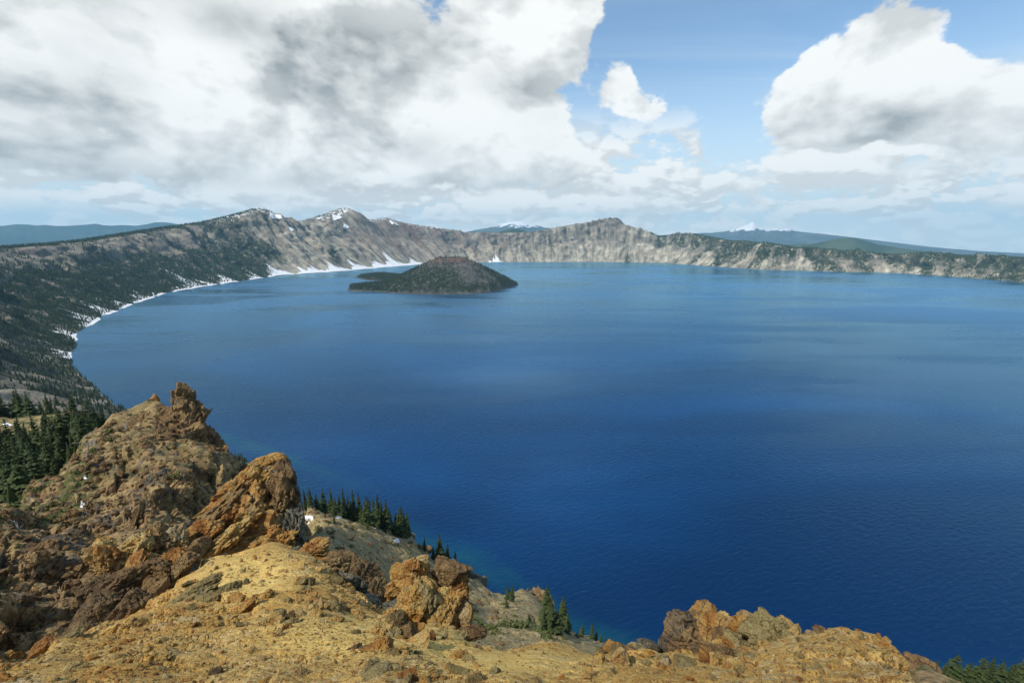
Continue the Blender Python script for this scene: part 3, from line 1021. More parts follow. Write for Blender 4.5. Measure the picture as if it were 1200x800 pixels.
fans = [  # shoreline px from-to, apex px, and what sets it apart
    (78, 97, 415, 75, 410, 'small snow bank at the cove nearest the brown pinnacle, lowest on the left shore'),
    (80, 98, 394, 76, 384, 'white snow bank just behind the small rocky point of the left shore'),
    (99, 123, 380, 83, 365, 'wide snow bank with a long tongue up a gully, third from the near end'),
    (122, 138, 368, 110, 357, 'slanting snow tongue between wooded slopes, next beyond the wide left bank'),
    (142, 157, 361, 142, 356, 'low snow bank at the water where the wooded slope starts to turn'),
    (158, 183, 352, 160, 341, 'snow bank with a thin finger running up left between dark trees'),
    (184, 196, 349, 184, 345, 'small low snow bank between two larger ones on the wooded shore'),
    (199, 224, 342, 208, 338, 'flat snow bank just before the longest thin finger of snow'),
    (219, 246, 337, 207, 322, 'snow bank with the longest thin finger up the green gully'),
    (246, 256, 334, 235, 330, 'short pointed snow bank right of the longest finger'),
    (259, 280, 331, 257, 321, 'bright triangular snow bank at the foot of a pale scree gully'),
    (293, 308, 327, 292, 317, 'lone narrow snow wedge between dark woods on the left shore'),
    (319, 345, 322, 318, 314, 'tall snow wedge where the woods end and the pale talus begins'),
    (340, 386, 319, 366, 314.5, 'long low snow bank under the pale talus fan'),
    (376, 412, 317, 388, 311.5, 'high heaped snow bank midway along the talus shore'),
    (402, 440, 315, 416, 311, 'snow bank under the grey talus, left of the island'),
    (432, 466, 313, 440, 309, 'snow bank under the brown talus, directly behind the low lava point of the island'),
    (456, 478, 311, 453, 301, 'snow bank with a tall spike up the gully, behind the island'),
    (474, 502, 309, 484, 305.5, 'snow bank at the far right end of the snowy shore, behind the island'),
    (576, 586, 306.5, 581, 300, 'tiny snow bank at the foot of the far wall right of the island'),
]
for k, (a, b, py, ax, ay, lab) in enumerate(fans):
    def colshore(px, py):
        d = (wp[:, 1]-px)**2+((wpy[:, 1]-py)*1.0)**2
        return int(np.argmin(d))
    a, b = a-(6 if a > 300 else 2), b+(6 if a > 300 else 2)
    i0 = colshore(a, np.interp(a, [q[0] for q in shore_px[5:]], [q[1] for q in shore_px[5:]]) if a > 125 else py)
    i1 = colshore(b, np.interp(b, [q[0] for q in shore_px[5:]], [q[1] for q in shore_px[5:]]) if b > 125 else py-3)
    if k == 0: i0, i1 = colshore(88, 420), colshore(88, 412)
    if k == 1: i0, i1 = colshore(98, 400), colshore(94, 391)
    ia, ta = nearest_st(ax, ay)
    snow_fan(i0, i1, ia, max(ta, .05), 0.0, 40+k, lab, 'snow banks along the left and far shore')
for k, (x0, x1, y0, y1, lab) in enumerate([(314, 330, 247, 256, 'largest snow field on the summit left of the bare saddle'),
                                           (368, 384, 252.5, 256, 'thin snow band on the rim between the two summits'),
                                           (386, 402, 251, 257, 'snow streak slanting below the jagged twin summit'),
                                           (398, 408, 245, 249, 'small snow field right under the tip of the jagged summit'),
                                           (454, 463, 257, 263, 'short snow streak on the rim right of the jagged summit'),
                                           (334, 348, 264, 270, 'pair of snow streaks below the saddle of the rim'),
                                           (401, 408, 262, 267, 'little square snow patch high on the grey talus')]):
    ia, ta = nearest_st((x0+x1)/2, y1)
    ib, tb = nearest_st(x0+2, y0)
    i0, _ = nearest_st(x0, (y0+y1)/2)
    i1, _ = nearest_st(x1, (y0+y1)/2)
    snow_fan(min(i0, i1), max(i0, i1), ib, min(tb, .995), max(ta-.01, .3), 90+k, lab, 'snow fields high on the rim')

# ------------------------------------------------------------------ the near ridge: ground from surveyed points
VIS = [  # px, py, metres away over the ground
    # ledge below and at the bottom of the frame
    (-150, 1000, 5.5), (100, 1000, 3.6), (400, 1000, 2.8), (700, 1000, 2.5), (1000, 1000, 2.9), (1250, 1000, 3.8),
    (-200, 830, 10), (0, 800, 10.5), (150, 800, 8.0), (300, 800, 6.2), (450, 800, 5.0), (600, 800, 4.5), (750, 800, 4.4), (900, 800, 4.6), (1060, 800, 5.6),
    (100, 770, 12), (250, 760, 10), (400, 740, 8.6), (330, 700, 13.5), (250, 705, 16), (300, 670, 20), (280, 650, 27), (420, 722, 11.5), (440, 705, 16),
    (520, 765, 7.6), (600, 778, 6.2), (660, 775, 6.6), (760, 780, 6.4), (880, 788, 6.0), (980, 770, 6.8),
    # its crest
    (-200, 800, 12), (0, 776, 13), (60, 748, 15), (105, 735, 17), (140, 722, 19), (175, 702, 22), (205, 682, 25), (235, 655, 30), (300, 632, 33), (345, 640, 32),
    (390, 664, 26), (420, 692, 20), (445, 714, 16), (480, 725, 13.5), (500, 728, 13), (540, 738, 11.5), (575, 756, 9.6), (600, 757, 9.3), (635, 746, 9.8), (665, 752, 9.2), (690, 764, 8.8), (735, 757, 8.8),
    (780, 762, 8.6), (830, 762, 8.6), (880, 768, 8.3), (930, 748, 9.0), (965, 742, 9.4), (1000, 743, 9.4), (1030, 752, 9), (1052, 766, 8.4), (1068, 790, 7.2),
    # brown crag face and its crest
    (-150, 790, 34), (-150, 680, 52), (-150, 620, 72),
    (0, 768, 38), (0, 700, 54), (0, 640, 70), (0, 598, 84), (60, 738, 42), (60, 650, 70), (60, 563, 104), (110, 695, 52), (110, 600, 86), (110, 520, 122),
    (150, 640, 62), (150, 560, 95), (150, 500, 124), (148, 487, 133), (135, 492, 134), (165, 482, 133), (182, 476, 132), (190, 486, 130), (200, 498, 125),
    (205, 600, 76), (212, 540, 98), (215, 500, 120), (235, 510, 119), (252, 522, 117), (240, 565, 93), (270, 536, 114), (285, 549, 111), (300, 562, 108), (330, 590, 104),
    (200, 640, 62), (160, 665, 55), (235, 610, 76),
    # grove bench left of it
    (-150, 560, 160), (-150, 500, 250), (0, 575, 135), (0, 535, 190), (0, 494, 262), (0, 484, 285), (60, 545, 150), (60, 510, 210), (60, 488, 262), (85, 486, 270), (105, 485, 262), (118, 490, 225), (100, 520, 150), (125, 500, 160),
    # grey-tan lower slope to the lake
    (362, 592, 165), (400, 600, 185), (440, 612, 196), (480, 627, 204), (500, 646, 206), (530, 662, 208), (560, 678, 210), (585, 694, 208), (612, 690, 200), (630, 700, 202), (655, 722, 200), (690, 744, 195), (720, 757, 190), (760, 775, 185),
    (372, 620, 130), (400, 640, 118), (440, 650, 130), (440, 690, 96), (480, 680, 125), (540, 700, 150), (570, 725, 135), (560, 740, 112), (600, 738, 120), (640, 738, 135), (680, 752, 150),
    # wooded spur at lower right
    (1065, 782, 56), (1085, 777, 58), (1105, 797, 60), (1150, 812, 64), (1200, 815, 66), (1120, 840, 46), (1200, 850, 48), (1350, 815, 70),
]
HID = [  # px, metres, tangent of the sight angle: dips nobody sees
    # behind the ledge crest
    (-200, 18, -.80), (0, 20, -.85), (60, 24, -.85), (105, 27, -.86), (140, 29, -.85), (175, 33, -.82), (205, 38, -.80), (235, 42, -.82), (300, 46, -.90), (345, 46, -.98), (390, 38, -1.02), (445, 23, -1.15),
    (500, 18, -1.25), (540, 16, -1.30), (600, 13.0, -1.42), (665, 12.5, -1.42), (735, 12, -1.45), (800, 12, -1.45), (880, 11.5, -1.45), (965, 13, -1.30), (1030, 12.5, -1.28), (1080, 10.5, -1.18), (1200, 9, -1.2), (1350, 12, -1.0),
    (500, 55, -1.03), (600, 45, -1.22), (700, 45, -1.27), (800, 45, -1.28), (900, 40, -1.25), (980, 38, -1.15), (300, 70, -.86), (345, 72, -.88), (390, 65, -.93), (445, 55, -.98),
    (1080, 30, -1.0), (1200, 28, -.98),
    # behind the crag crest
    (-150, 90, -.44), (0, 100, -.43), (60, 122, -.42), (110, 138, -.36), (150, 160, -.42), (182, 158, -.48), (215, 150, -.60), (252, 145, -.66), (300, 136, -.74), (340, 135, -.78),
    (150, 240, -.44), (215, 230, -.56), (300, 210, -.72),
    # behind the bench
    (-150, 330, -.34), (0, 335, -.38), (60, 320, -.40), (105, 310, -.44),
    # beyond the lower slope
    (362, 215, -.66), (400, 232, -.74), (440, 245, -.78), (480, 255, -.83), (530, 258, -.93), (585, 262, -1.02), (640, 258, -1.06), (690, 250, -1.12), (760, 235, -1.16), (850, 190, -1.22), (950, 150, -1.22), (1000, 110, -1.2), (1040, 80, -1.15),
    (1085, 84, -1.05), (1150, 90, -1.02), (1200, 92, -1.02), (1350, 130, -.95),
    # the floor of the lake
    (-150, 620, -.46), (0, 640, -.48), (100, 640, -.5), (180, 560, -.62), (260, 480, -.76), (340, 440, -.82), (420, 440, -.84), (480, 430, -.86), (540, 400, -.92), (600, 380, -.96), (660, 350, -1.03), (720, 330, -1.1), (800, 300, -1.2), (900, 290, -1.24), (1000, 290, -1.24), (1100, 290, -1.24), (1200, 300, -1.2), (1350, 330, -1.1),
    (0, 900, -.5), (300, 900, -.5), (600, 900, -.5), (900, 900, -.5), (1200, 900, -.5),
]
cpts, cval = [], []
for px, py, r in VIS:
    a, q = azq(px, py)
    cpts.append((a, r)); cval.append(q)
for px, r, q in HID:
    a, _ = azq(px, 740 if r < 60 else 620)
    cpts.append((a, r)); cval.append(q)
# right behind each surveyed crest the ground drops away
CREST = ((0, 776), (60, 748), (105, 735), (140, 722), (175, 702), (205, 682), (235, 655), (300, 632), (345, 640), (390, 664), (420, 692), (445, 714), (480, 725), (500, 728), (540, 738), (575, 756), (600, 757), (635, 746), (665, 752),
         (690, 764), (735, 757), (780, 762), (830, 762), (880, 768), (930, 748), (965, 742), (1000, 743), (1030, 752), (1052, 766), (1068, 790),
         (165, 482), (182, 476), (190, 486), (200, 498), (215, 500), (235, 510), (252, 522), (270, 536), (285, 549), (300, 562),
         (400, 600), (440, 612), (480, 627), (500, 646), (530, 662), (560, 678), (585, 694), (655, 722), (690, 744))
for px, py, r in VIS:
    if (px, py) in CREST:
        a, q = azq(px, py)
        cpts.append((a, r*.925)); cval.append(q-.018)
        cpts.append((a, r*1.045)); cval.append(q-.035)
        cpts.append((a, r*1.12)); cval.append(q-.11)
cpts, cval = np.array(cpts), np.array(cval)
AZK = 3.0
cc = np.stack((cpts[:, 0]*AZK, np.log(cpts[:, 1])), 1)
Km = np.linalg.norm(cc[:, None]-cc[None], axis=2)
Pm = np.c_[np.ones(len(cc)), cc]
Am = np.block([[Km, Pm], [Pm.T, np.zeros((3, 3))]])
sol = np.linalg.solve(Am+0*np.eye(len(Am)), np.r_[cval, 0, 0, 0])


def base_q(a, lr):
    e = np.stack((a*AZK, lr), -1).reshape(-1, 2)
    o = np.zeros(len(e))
    c32, w32 = cc.astype(np.float32), sol[:-3].astype(np.float32)
    for i in range(0, len(e), 20000):
        c = e[i:i+20000].astype(np.float32)
        k = c[:, :1]-c32[None, :, 0]
        k *= k
        k2 = c[:, 1:]-c32[None, :, 1]
        k2 *= k2
        k += k2
        np.sqrt(k, out=k)
        o[i:i+20000] = k@w32+sol[-3]+e[i:i+20000]@sol[-2:]
    return o.reshape(a.shape)


ta = np.linspace((-300-CX)/FPX, (1480-CX)/FPX, 890)     # even steps of tan(azimuth)
lr = np.r_[np.linspace(math.log(2.0), math.log(4.0), 24)[:-1], np.linspace(math.log(4.0), math.log(36), 300)[:-1],
           np.linspace(math.log(36), math.log(230), 300)[:-1], np.linspace(math.log(230), math.log(900), 60)]
NA, NR = len(ta), len(lr)
Q = base_q(np.arctan(np.repeat(ta[:, None], NR, 1)/(cp+.5*sp_)), np.repeat(lr[None], NA, 0))
AZ = np.arctan(ta/(cp+.5*sp_))
RR = np.exp(lr)
NVg = np.zeros((NA, NR, 3))
NVg[:, :, 0] = np.sin(AZ)[:, None]*RR
NVg[:, :, 1] = np.cos(AZ)[:, None]*RR
NVg[:, :, 2] = CAM_Z+Q*RR
f = NVg.reshape(-1, 3).copy()
rf = np.repeat(RR[None], NA, 0).ravel()
azf = np.repeat(AZ[:, None], NR, 1).ravel()
base_px, base_py = project(f)
# kinds of ground
qcrest_r = np.interp(azf, [azq(p, 700)[0] for p in (-200, 0, 105, 205, 300, 345, 445, 540, 700, 1000, 1100)], [15, 16.5, 22, 31, 40, 40, 21, 14.5, 11.5, 12, 9.5])
gold = smooth(1.25, .85, rf/qcrest_r)
az280 = azq(340, 600)[0]
crag = smooth(az280+.05, az280-.02, azf)*smooth(.95, 1.3, rf/qcrest_r)
bench = crag*smooth(0, 1, (np.log(rf)-np.log(np.interp(azf, [azq(p, 560)[0] for p in (-150, 0, 60, 110, 140, 160)], [78, 90, 110, 130, 150, 400])))/.08)
spur = smooth(azq(1060, 780)[0]-.03, azq(1060, 780)[0]+.02, azf)*smooth(30, 45, rf)
rocky = np.clip(crag*(1-bench), 0, 1)
sand = np.exp(-((base_px-295)/55)**2-((base_py-672)/26)**2)+np.exp(-((base_px-400)/85)**2-((base_py-745)/24)**2)+np.exp(-((base_px-510)/50)**2-((base_py-752)/18)**2)+.8*np.exp(-((base_px-600)/80)**2-((base_py-775)/18)**2)
sand = np.clip(sand*1.35, 0, 1)*gold
gs_ = np.maximum(np.linalg.norm(np.gradient(NVg, axis=1), axis=2), np.linalg.norm(np.gradient(NVg, axis=0), axis=2)).ravel()
def soft_normals(F, k):
    n = grid_normals(F.reshape(NA, NR, 3))
    for ax_ in (0, 1):
        c = np.cumsum(np.concatenate((np.repeat(n.take([0], ax_), k+1, ax_), n, np.repeat(n.take([-1], ax_), k, ax_)), ax_), ax_)
        m = n.shape[ax_]
        n = (c.take(np.arange(2*k+1, 2*k+1+m), ax_)-c.take(np.arange(0, m), ax_))/(2*k+1)
    n /= np.linalg.norm(n, axis=2)[:, :, None]+1e-9
    return n.reshape(-1, 3)


edge_r = smooth(3.0, 4.5, rf)


def ridges(lam, aw):
    ok = smooth(3.0, 6.0, lam/gs_)
    sel = ok > .01
    n = np.zeros(len(f))
    n[sel] = (fbm(f[sel]/lam, 2, .5, ridged=True, off=lam)-.75)*.6
    lim = np.where(gold > .5, smooth(.9, .28, lam/(rf*.45)), smooth(1.4, .5, lam/(rf*.35)))
    return n*lam*aw*ok*lim*(rocky*1.25+(1-rocky)*.55)*(1-.75*sand)*(1-.6*bench)*(1-.75*spur)


def blocks(lam, aw):
    ok = smooth(3.5, 7.0, lam/gs_)
    sel = ok*(rocky+.35*gold+.25*(1-crag)) > .01
    h = np.zeros(len(f))
    hs, ed = facets(f[sel]/np.array((lam, lam*.8, lam*.7))+lam)
    h[sel] = hs-.35*smooth(.12, 0, ed)
    where = fbm(f/(lam*5), 2, .5, off=3*lam)
    msk = rocky*smooth(-.35, .15, where)+gold*.5*smooth(.0, .28, where)+(1-crag)*(1-gold)*.35*smooth(.0, .3, where)
    lim = smooth(1.2, .4, lam/(rf*.3))
    return h*lam*aw*ok*np.clip(msk, 0, 1)*(1-.85*sand)*(1-bench)*lim*(1-.6*spur)


# relief, coarse to fine; each size grows out of the surface the coarser ones left
nf = soft_normals(f, 9)
fall = fbm(np.stack((azf*95/7.5+f[:, 2]*.05, rf/26, 0*rf+4), 1), 3, .5, ridged=True)-.7
d_ = rocky*fall*1.5*smooth(45, 65, rf)*smooth(150, 120, rf)
for q_ in ((28, .085), (12, .095), (5.5, .10)):
    d_ += ridges(*q_)
f += nf*((d_-gold*.0015*rf)*edge_r)[:, None]
for grp in (((blocks, 9, .30), (blocks, 3.6, .34)), ((ridges, 2.4, .10), (blocks, 1.5, .34), (ridges, 1.1, .09)), ((blocks, .6, .30), (ridges, .5, .08), (ridges, .22, .07))):
    nf = soft_normals(f, 3)
    F_ = f.reshape(NA, NR, 3)
    gs_ = np.maximum(np.linalg.norm(np.gradient(F_, axis=1), axis=2), np.linalg.norm(np.gradient(F_, axis=0), axis=2)).ravel()
    gs_ = np.maximum(gs_, np.maximum(np.roll(gs_, 1), np.roll(gs_, -1)))
    d_ = 0
    for fn_, lam, aw in grp:
        d_ = d_+fn_(lam, aw)
    f += nf*(d_*edge_r)[:, None]
vegn = np.clip(bench*1.0+.45*crag*smooth(130, 90, base_px)*smooth(560, 640, base_py+base_px)*smooth(60, 75, rf)+.34*(1-gold)*(1-crag)+.40*rocky*smooth(70, 100, rf)+spur*.5, 0, 1)
ridge_me = mesh_np('ridge_ground', f, grid_faces(NA, NR), M_RIDGE,
                   dict(sand=sand, gold=gold, brown=np.clip(crag*(1-.5*bench)+spur*.7, 0, 1), veg=vegn, rock=rocky), shade=False)
RIDGE = link('ridge_ground', ridge_me, kind='structure')
NV = f.reshape(NA, NR, 3)
BVH = BVHTree.FromPolygons([Vector(v) for v in f], grid_faces(NA, NR)[:, ::1].tolist(), all_triangles=False)
CAMP = Vector((0, 0, CAM_Z))


def hit(px, py):
    d = Vector(ray(px, py)).normalized()
    loc, n, i, dist = BVH.ray_cast(CAMP, d)
    return loc, n


def ground(x, y):
    loc, n, i, d = BVH.ray_cast(Vector((x, y, 2000)), Vector((0, 0, -1)))
    return (loc.z if loc else -400), n


def ground_pr(px, r, py=540):
    a, _ = azq(px, py)
    x, y = r*math.sin(a), r*math.cos(a)
    z, n = ground(x, y)
    return Vector((x, y, z))

# ------------------------------------------------------------------ rocks
import bmesh


def ico(sub):
    bm = bmesh.new()
    bmesh.ops.create_icosphere(bm, subdivisions=sub, radius=1)
    bm.verts.ensure_lookup_table()
    v = np.array([q.co[:] for q in bm.verts])
    f = np.array([[q.index for q in p.verts] for p in bm.faces])
    bm.free()
    return v, f


ICO = {k: ico(k) for k in (1, 2, 3, 4, 5)}


def rock_shape(seed, sub, planes=13, sharp=16, crag=.10, strata=0.0):
    rng = np.random.default_rng(seed)
    v, f = ICO[sub]
    d = v/np.linalg.norm(v, axis=1)[:, None]
    n = rng.normal(size=(planes, 3))
    n /= np.linalg.norm(n, axis=1)[:, None]
    h = rng.uniform(.68, 1.0, planes)
    q = np.clip(d@n.T/h, .02, None)
    r = 1/((q**sharp).sum(1)**(1/sharp))
    p = d*np.minimum(r, 1.45)[:, None]
    if sub > 2:
        fh, ed = facets(p*2.1+seed*3.3)
        gh, ge = facets(p*5.2+seed*1.7)
        dsp = crag*(fh*.75-.35*smooth(.14, 0, ed)) + crag*.42*(gh*.8-.3*smooth(.16, 0, ge)) + .035*fbm(p*3.2+seed, 5, .6)
        if strata:
            ax = rng.normal(size=3); ax /= np.linalg.norm(ax)
            s = (p@ax)*4.5+fbm(p*1.4+seed, 2)*.5
            dsp += strata*(np.abs(s-np.floor(s)-.5)-.25)
        p = p+d*dsp[:, None]
    else:
        p = p*(1+rng.uniform(-.12, .12, (len(p), 1)))
    return p, f


BLOCK = [mesh_np('block', *rock_shape(100+k, 5, 12+k % 5, 36, (.16, .12, .20, .14, .24)[k % 5], (.0, .12, .05, .16)[k % 4]), M_OCHRE, shade=False) for k in range(10)]
BIG = [mesh_np('crag_block', *rock_shape(300+k, 5, 16, 30, (.30, .26, .34, .28)[k], (.0, .14, .08, .10)[k]), M_OCHRE, shade=False) for k in range(4)]
STONE = [mesh_np('stone', *rock_shape(200+k, 2, 9, 16), M_OCHRE) for k in range(8)]


def set_mat(o, m):
    o.material_slots[0].link = 'OBJECT'
    o.material_slots[0].material = m


def rock_obj(name, me, px, py, r, wpx, hpx, roll=0, mat=None, parent=None, rng=random, deep=1.0, **props):
    """a rock seen at px,py and r metres off, wpx by hpx photo pixels in size"""
    P = at(px, py, r)
    t = math.sqrt(P.x**2+P.y**2+(P.z-CAM_Z)**2)/np.linalg.norm(ray(px, py))
    w, h = wpx*t/FPX*.5, hpx*t/FPX*.5
    dpt = (w+h)*.5*deep
    o = link(name, me, **props)
    az = math.atan2(P.x, P.y)
    # stands upright in the place, facing the viewpoint, rolled about the line of sight, turned at random by quarter turns
    spin = rng.choice((0, math.pi))
    rot = Matrix.Rotation(-az, 4, 'Z') @ Matrix.Rotation(R(roll), 4, 'Y') @ Matrix.Rotation(R(-18), 4, 'X')
    M = Matrix.Translation(P) @ rot @ Matrix.Diagonal((w, dpt, h, 1)) @ Matrix.Rotation(spin, 4, 'Z')
    if parent is not None:
        o.parent = parent
        M = Matrix.Translation(-parent.location) @ M
    o.matrix_basis = M
    if mat is not None:
        set_mat(o, mat)
    return o


def outcrop(label, blocks, loc, name='rock_outcrop', cat='rock outcrop', **props):
    root = empty(name, at(*loc), label=label, category=cat, **props)
    rng = random.Random(label)
    for k, (px, py, r, w, h, roll, mat) in enumerate(blocks):
        me = BIG[rng.randrange(4)] if max(w, h) > 44 else BLOCK[rng.randrange(10)]
        rock_obj('block', me, px, py, r, w, h, roll, mat, root, rng)
    return root


oc, ru, dk, br, ol, gr = M_OCHRE, M_RUST, M_DARK, M_BROWN, M_OLIVE, M_GREY
outcrop('tall tilted rust and gold outcrop with a dark knobbed head beyond the sand', [
    (288, 604, 35, 92, 80, -28, ru), (262, 600, 35.5, 78, 34, -36, br), (275, 585, 36.5, 70, 40, -34, ru), (300, 566, 37, 52, 40, -30, oc), (320, 556, 37, 48, 40, -15, gr),
    (334, 560, 36, 28, 42, 5, dk), (333, 592, 35, 44, 62, 8, br), (345, 622, 33, 30, 62, 6, gr), (310, 615, 34, 46, 46, -25, oc), (300, 636, 32.5, 66, 34, -12, ru),
    (243, 624, 33, 44, 30, -30, ru), (325, 640, 31.5, 46, 34, 5, oc), (268, 632, 32, 50, 24, -30, oc), (312, 544, 37.5, 30, 16, -10, oc), (340, 573, 36.5, 22, 22, 0, gr), (232, 640, 31.5, 34, 20, -30, br),
    (346, 652, 30, 30, 26, 10, gr), (285, 650, 31, 22, 12, -10, ru)], (300, 640, 34))
outcrop('dark and grey green rocks stepping down to a gap right of the sand', [
    (366, 648, 29, 46, 24, 15, ru), (350, 662, 26, 34, 22, 10, oc), (386, 672, 25, 48, 42, 12, br), (372, 668, 26, 30, 24, 0, ru), (404, 662, 27, 44, 26, 25, dk), (398, 690, 22, 34, 22, 8, oc),
    (414, 694, 21.5, 48, 40, 10, gr), (430, 708, 19, 40, 24, 6, gr), (424, 678, 23.5, 34, 30, 30, dk), (440, 696, 20.5, 20, 28, 20, dk), (395, 705, 19, 26, 14, 0, oc), (360, 682, 23, 30, 16, 0, ru), (337, 670, 25, 22, 14, 5, oc)], (400, 690, 23))
outcrop('rust and gold wall of broken rock left of the tilted outcrop', [
    (132, 660, 30, 46, 48, -10, ru), (155, 650, 31, 50, 46, -25, oc), (180, 640, 32, 48, 46, -30, br), (160, 676, 28, 52, 36, -20, ru), (185, 668, 28, 40, 40, -20, br), (205, 640, 32, 34, 32, -25, ru),
    (140, 690, 26, 56, 36, -20, br), (112, 690, 27, 34, 38, 0, dk), (120, 640, 32, 26, 20, -10, oc), (205, 662, 28, 34, 30, -30, ru), (224, 650, 29, 34, 22, -35, br), (178, 690, 25, 30, 26, -30, br)], (160, 690, 28))
outcrop('gold peaked outcrop with an orange tip, in the middle of the ledge crest', [
    (486, 672, 14.2, 38, 40, 6, oc), (485, 664, 14.0, 22, 24, 0, ru), (472, 688, 14, 28, 22, -15, oc), (500, 690, 13.8, 34, 34, 0, oc), (522, 670, 14.4, 42, 32, 15, br), (534, 686, 14.2, 36, 36, 20, ru),
    (504, 712, 13, 36, 48, 4, ol), (524, 716, 13, 40, 48, 0, oc), (544, 722, 13, 28, 38, 8, ru), (478, 708, 13, 40, 34, -10, oc), (462, 722, 12.6, 30, 18, -20, oc), (512, 742, 11.6, 52, 22, 0, oc), (548, 744, 11.6, 30, 14, 0, br), (496, 655, 14.5, 12, 9, 0, oc)], (505, 735, 13))
outcrop('low knot of split ochre rocks jutting from the sand at the bottom middle', [
    (462, 733, 9.0, 32, 30, 10, ol), (446, 742, 8.6, 26, 28, -12, oc), (477, 748, 8.4, 28, 32, 14, br), (438, 774, 6.9, 56, 36, -6, oc), (460, 782, 6.6, 30, 34, 12, ol), (415, 764, 7.3, 17, 13, 0, dk), (425, 795, 6.2, 40, 22, 0, ru), (483, 760, 7.9, 20, 18, 0, ru), (440, 756, 7.8, 30, 18, 5, oc), (470, 765, 7.5, 30, 16, 5, oc)], (455, 775, 7.4))
outcrop('line of rusty slabs half sunk in yellow scree, bottom right of centre', [
    (706, 771, 7.7, 32, 14, -25, ru), (722, 763, 8.2, 36, 18, 20, ru), (742, 770, 7.8, 30, 17, 30, br), (760, 781, 7.1, 30, 18, 38, ru), (735, 790, 6.4, 26, 26, 12, oc), (712, 795, 6.2, 24, 16, -20, oc), (748, 760, 8.4, 26, 12, 8, ol), (690, 784, 6.9, 16, 9, 0, br), (775, 795, 6.3, 18, 14, 0, ru), (757, 755, 8.9, 20, 9, 5, gr)], (735, 780, 7.3))
outcrop('smooth domed brown outcrop with a dark cap standing over the lake', [
    (814, 742, 9.6, 66, 66, -18, br), (828, 722, 9.8, 40, 34, 10, ru), (795, 757, 9.3, 44, 44, -30, gr), (838, 742, 9.3, 44, 44, 15, ru), (823, 709, 10.0, 18, 9, 10, dk), (806, 764, 8.9, 56, 26, 0, br), (846, 730, 9.5, 22, 22, 20, oc), (850, 762, 8.6, 34, 26, 0, oc)], (815, 765, 9.2))
outcrop('heap of gold boulders beside the domed outcrop, biggest one olive with a pale side', [
    (904, 752, 8.9, 60, 54, 10, ol), (876, 723, 9.6, 24, 13, 8, ru), (884, 729, 9.4, 11, 10, -20, ol), (862, 735, 9.4, 30, 26, 15, ru), (882, 742, 9.2, 34, 30, 0, oc), (868, 752, 8.9, 26, 24, 0, ol), (848, 748, 9.0, 32, 26, 0, br),
    (876, 766, 8.4, 22, 13, -10, ru), (842, 770, 8.3, 44, 24, 0, br), (928, 746, 9.0, 22, 30, 15, oc), (917, 733, 9.3, 26, 18, 20, oc), (894, 778, 7.9, 40, 20, 0, ol), (868, 778, 7.9, 20, 14, 0, ru), (914, 772, 8.2, 34, 22, 20, oc)], (880, 770, 8.7))
outcrop('low crumbly rim of the ledge at the far right, pale chips over rust', [
    (953, 746, 9.3, 24, 14, -20, ru), (964, 743, 9.4, 20, 13, 10, dk), (984, 747, 9.3, 30, 14, 10, ru), (1010, 755, 9.0, 34, 18, 20, oc), (1032, 763, 8.6, 30, 20, 30, oc), (1052, 777, 8.0, 28, 24, 40, oc), (1000, 765, 8.2, 20, 9, 0, oc), (1008, 772, 7.8, 12, 9, 0, ru), (1064, 792, 7.3, 16, 20, 50, ol)], (1000, 765, 8.9))
outcrop('jagged brown rock pinnacle standing against the lake', [
    (212, 458, 121, 13, 22, 4, br), (217, 466, 121, 14, 30, 12, br), (208, 474, 121, 14, 36, -4, br), (217, 476, 120.5, 20, 40, 12, br), (215, 490, 119.5, 34, 44, 4, br), (227, 496, 118.5, 26, 50, 24, br), (206, 500, 119.5, 24, 40, -10, br), (218, 520, 114, 52, 50, 8, br),
    (238, 518, 117, 30, 44, 36, br), (250, 532, 113, 34, 36, 38, br), (232, 545, 108, 50, 44, 22, br), (266, 544, 112, 30, 28, 40, br), (202, 535, 109, 36, 40, -10, dk), (282, 556, 110, 26, 22, 38, br), (255, 570, 101, 46, 36, 25, br), (196, 515, 114, 24, 34, -14, br)], (215, 500, 119), name='rock_pinnacle', cat='pinnacle')
outcrop('small pointed crag with a reddish cap, left of the tall pinnacle', [
    (182, 468, 132, 9, 12, 0, ru), (177, 476, 131, 20, 16, -30, br), (184, 484, 129, 18, 26, 8, br), (166, 486, 129, 28, 16, -32, br), (178, 500, 123, 40, 30, -20, br), (156, 498, 124, 24, 16, -28, br)], (178, 490, 130))
outcrop('tan rock knob on the lower slope, right on the shore line', [
    (618, 702, 203, 26, 26, -10, M_GREY), (632, 706, 203, 30, 30, 10, M_BROWN), (612, 712, 199, 26, 22, -25, oc), (626, 718, 198, 36, 24, 0, M_GREY), (642, 714, 201, 18, 22, 30, br)], (625, 710, 202))
outcrop('grey broken crest of the lower slope above the water', [
    (541, 668, 206, 12, 12, 20, gr), (549, 672, 207, 14, 16, 25, gr), (557, 680, 207, 14, 14, 30, gr), (566, 684, 208, 10, 18, 10, gr), (533, 664, 206, 12, 9, 20, gr), (545, 683, 198, 16, 12, 20, gr), (516, 652, 206, 14, 8, 25, gr), (503, 642, 205, 10, 7, 25, dk), (480, 628, 203, 14, 8, 20, gr), (470, 622, 202, 12, 7, 20, dk)], (545, 675, 205))
outcrop('brown mound beside the trees at the lower right edge', [
    (1064, 779, 57, 20, 14, -15, dk), (1078, 775, 58, 20, 12, 0, br), (1092, 780, 60, 22, 10, 20, br), (1072, 788, 55, 30, 14, 0, br)], (1075, 785, 57))

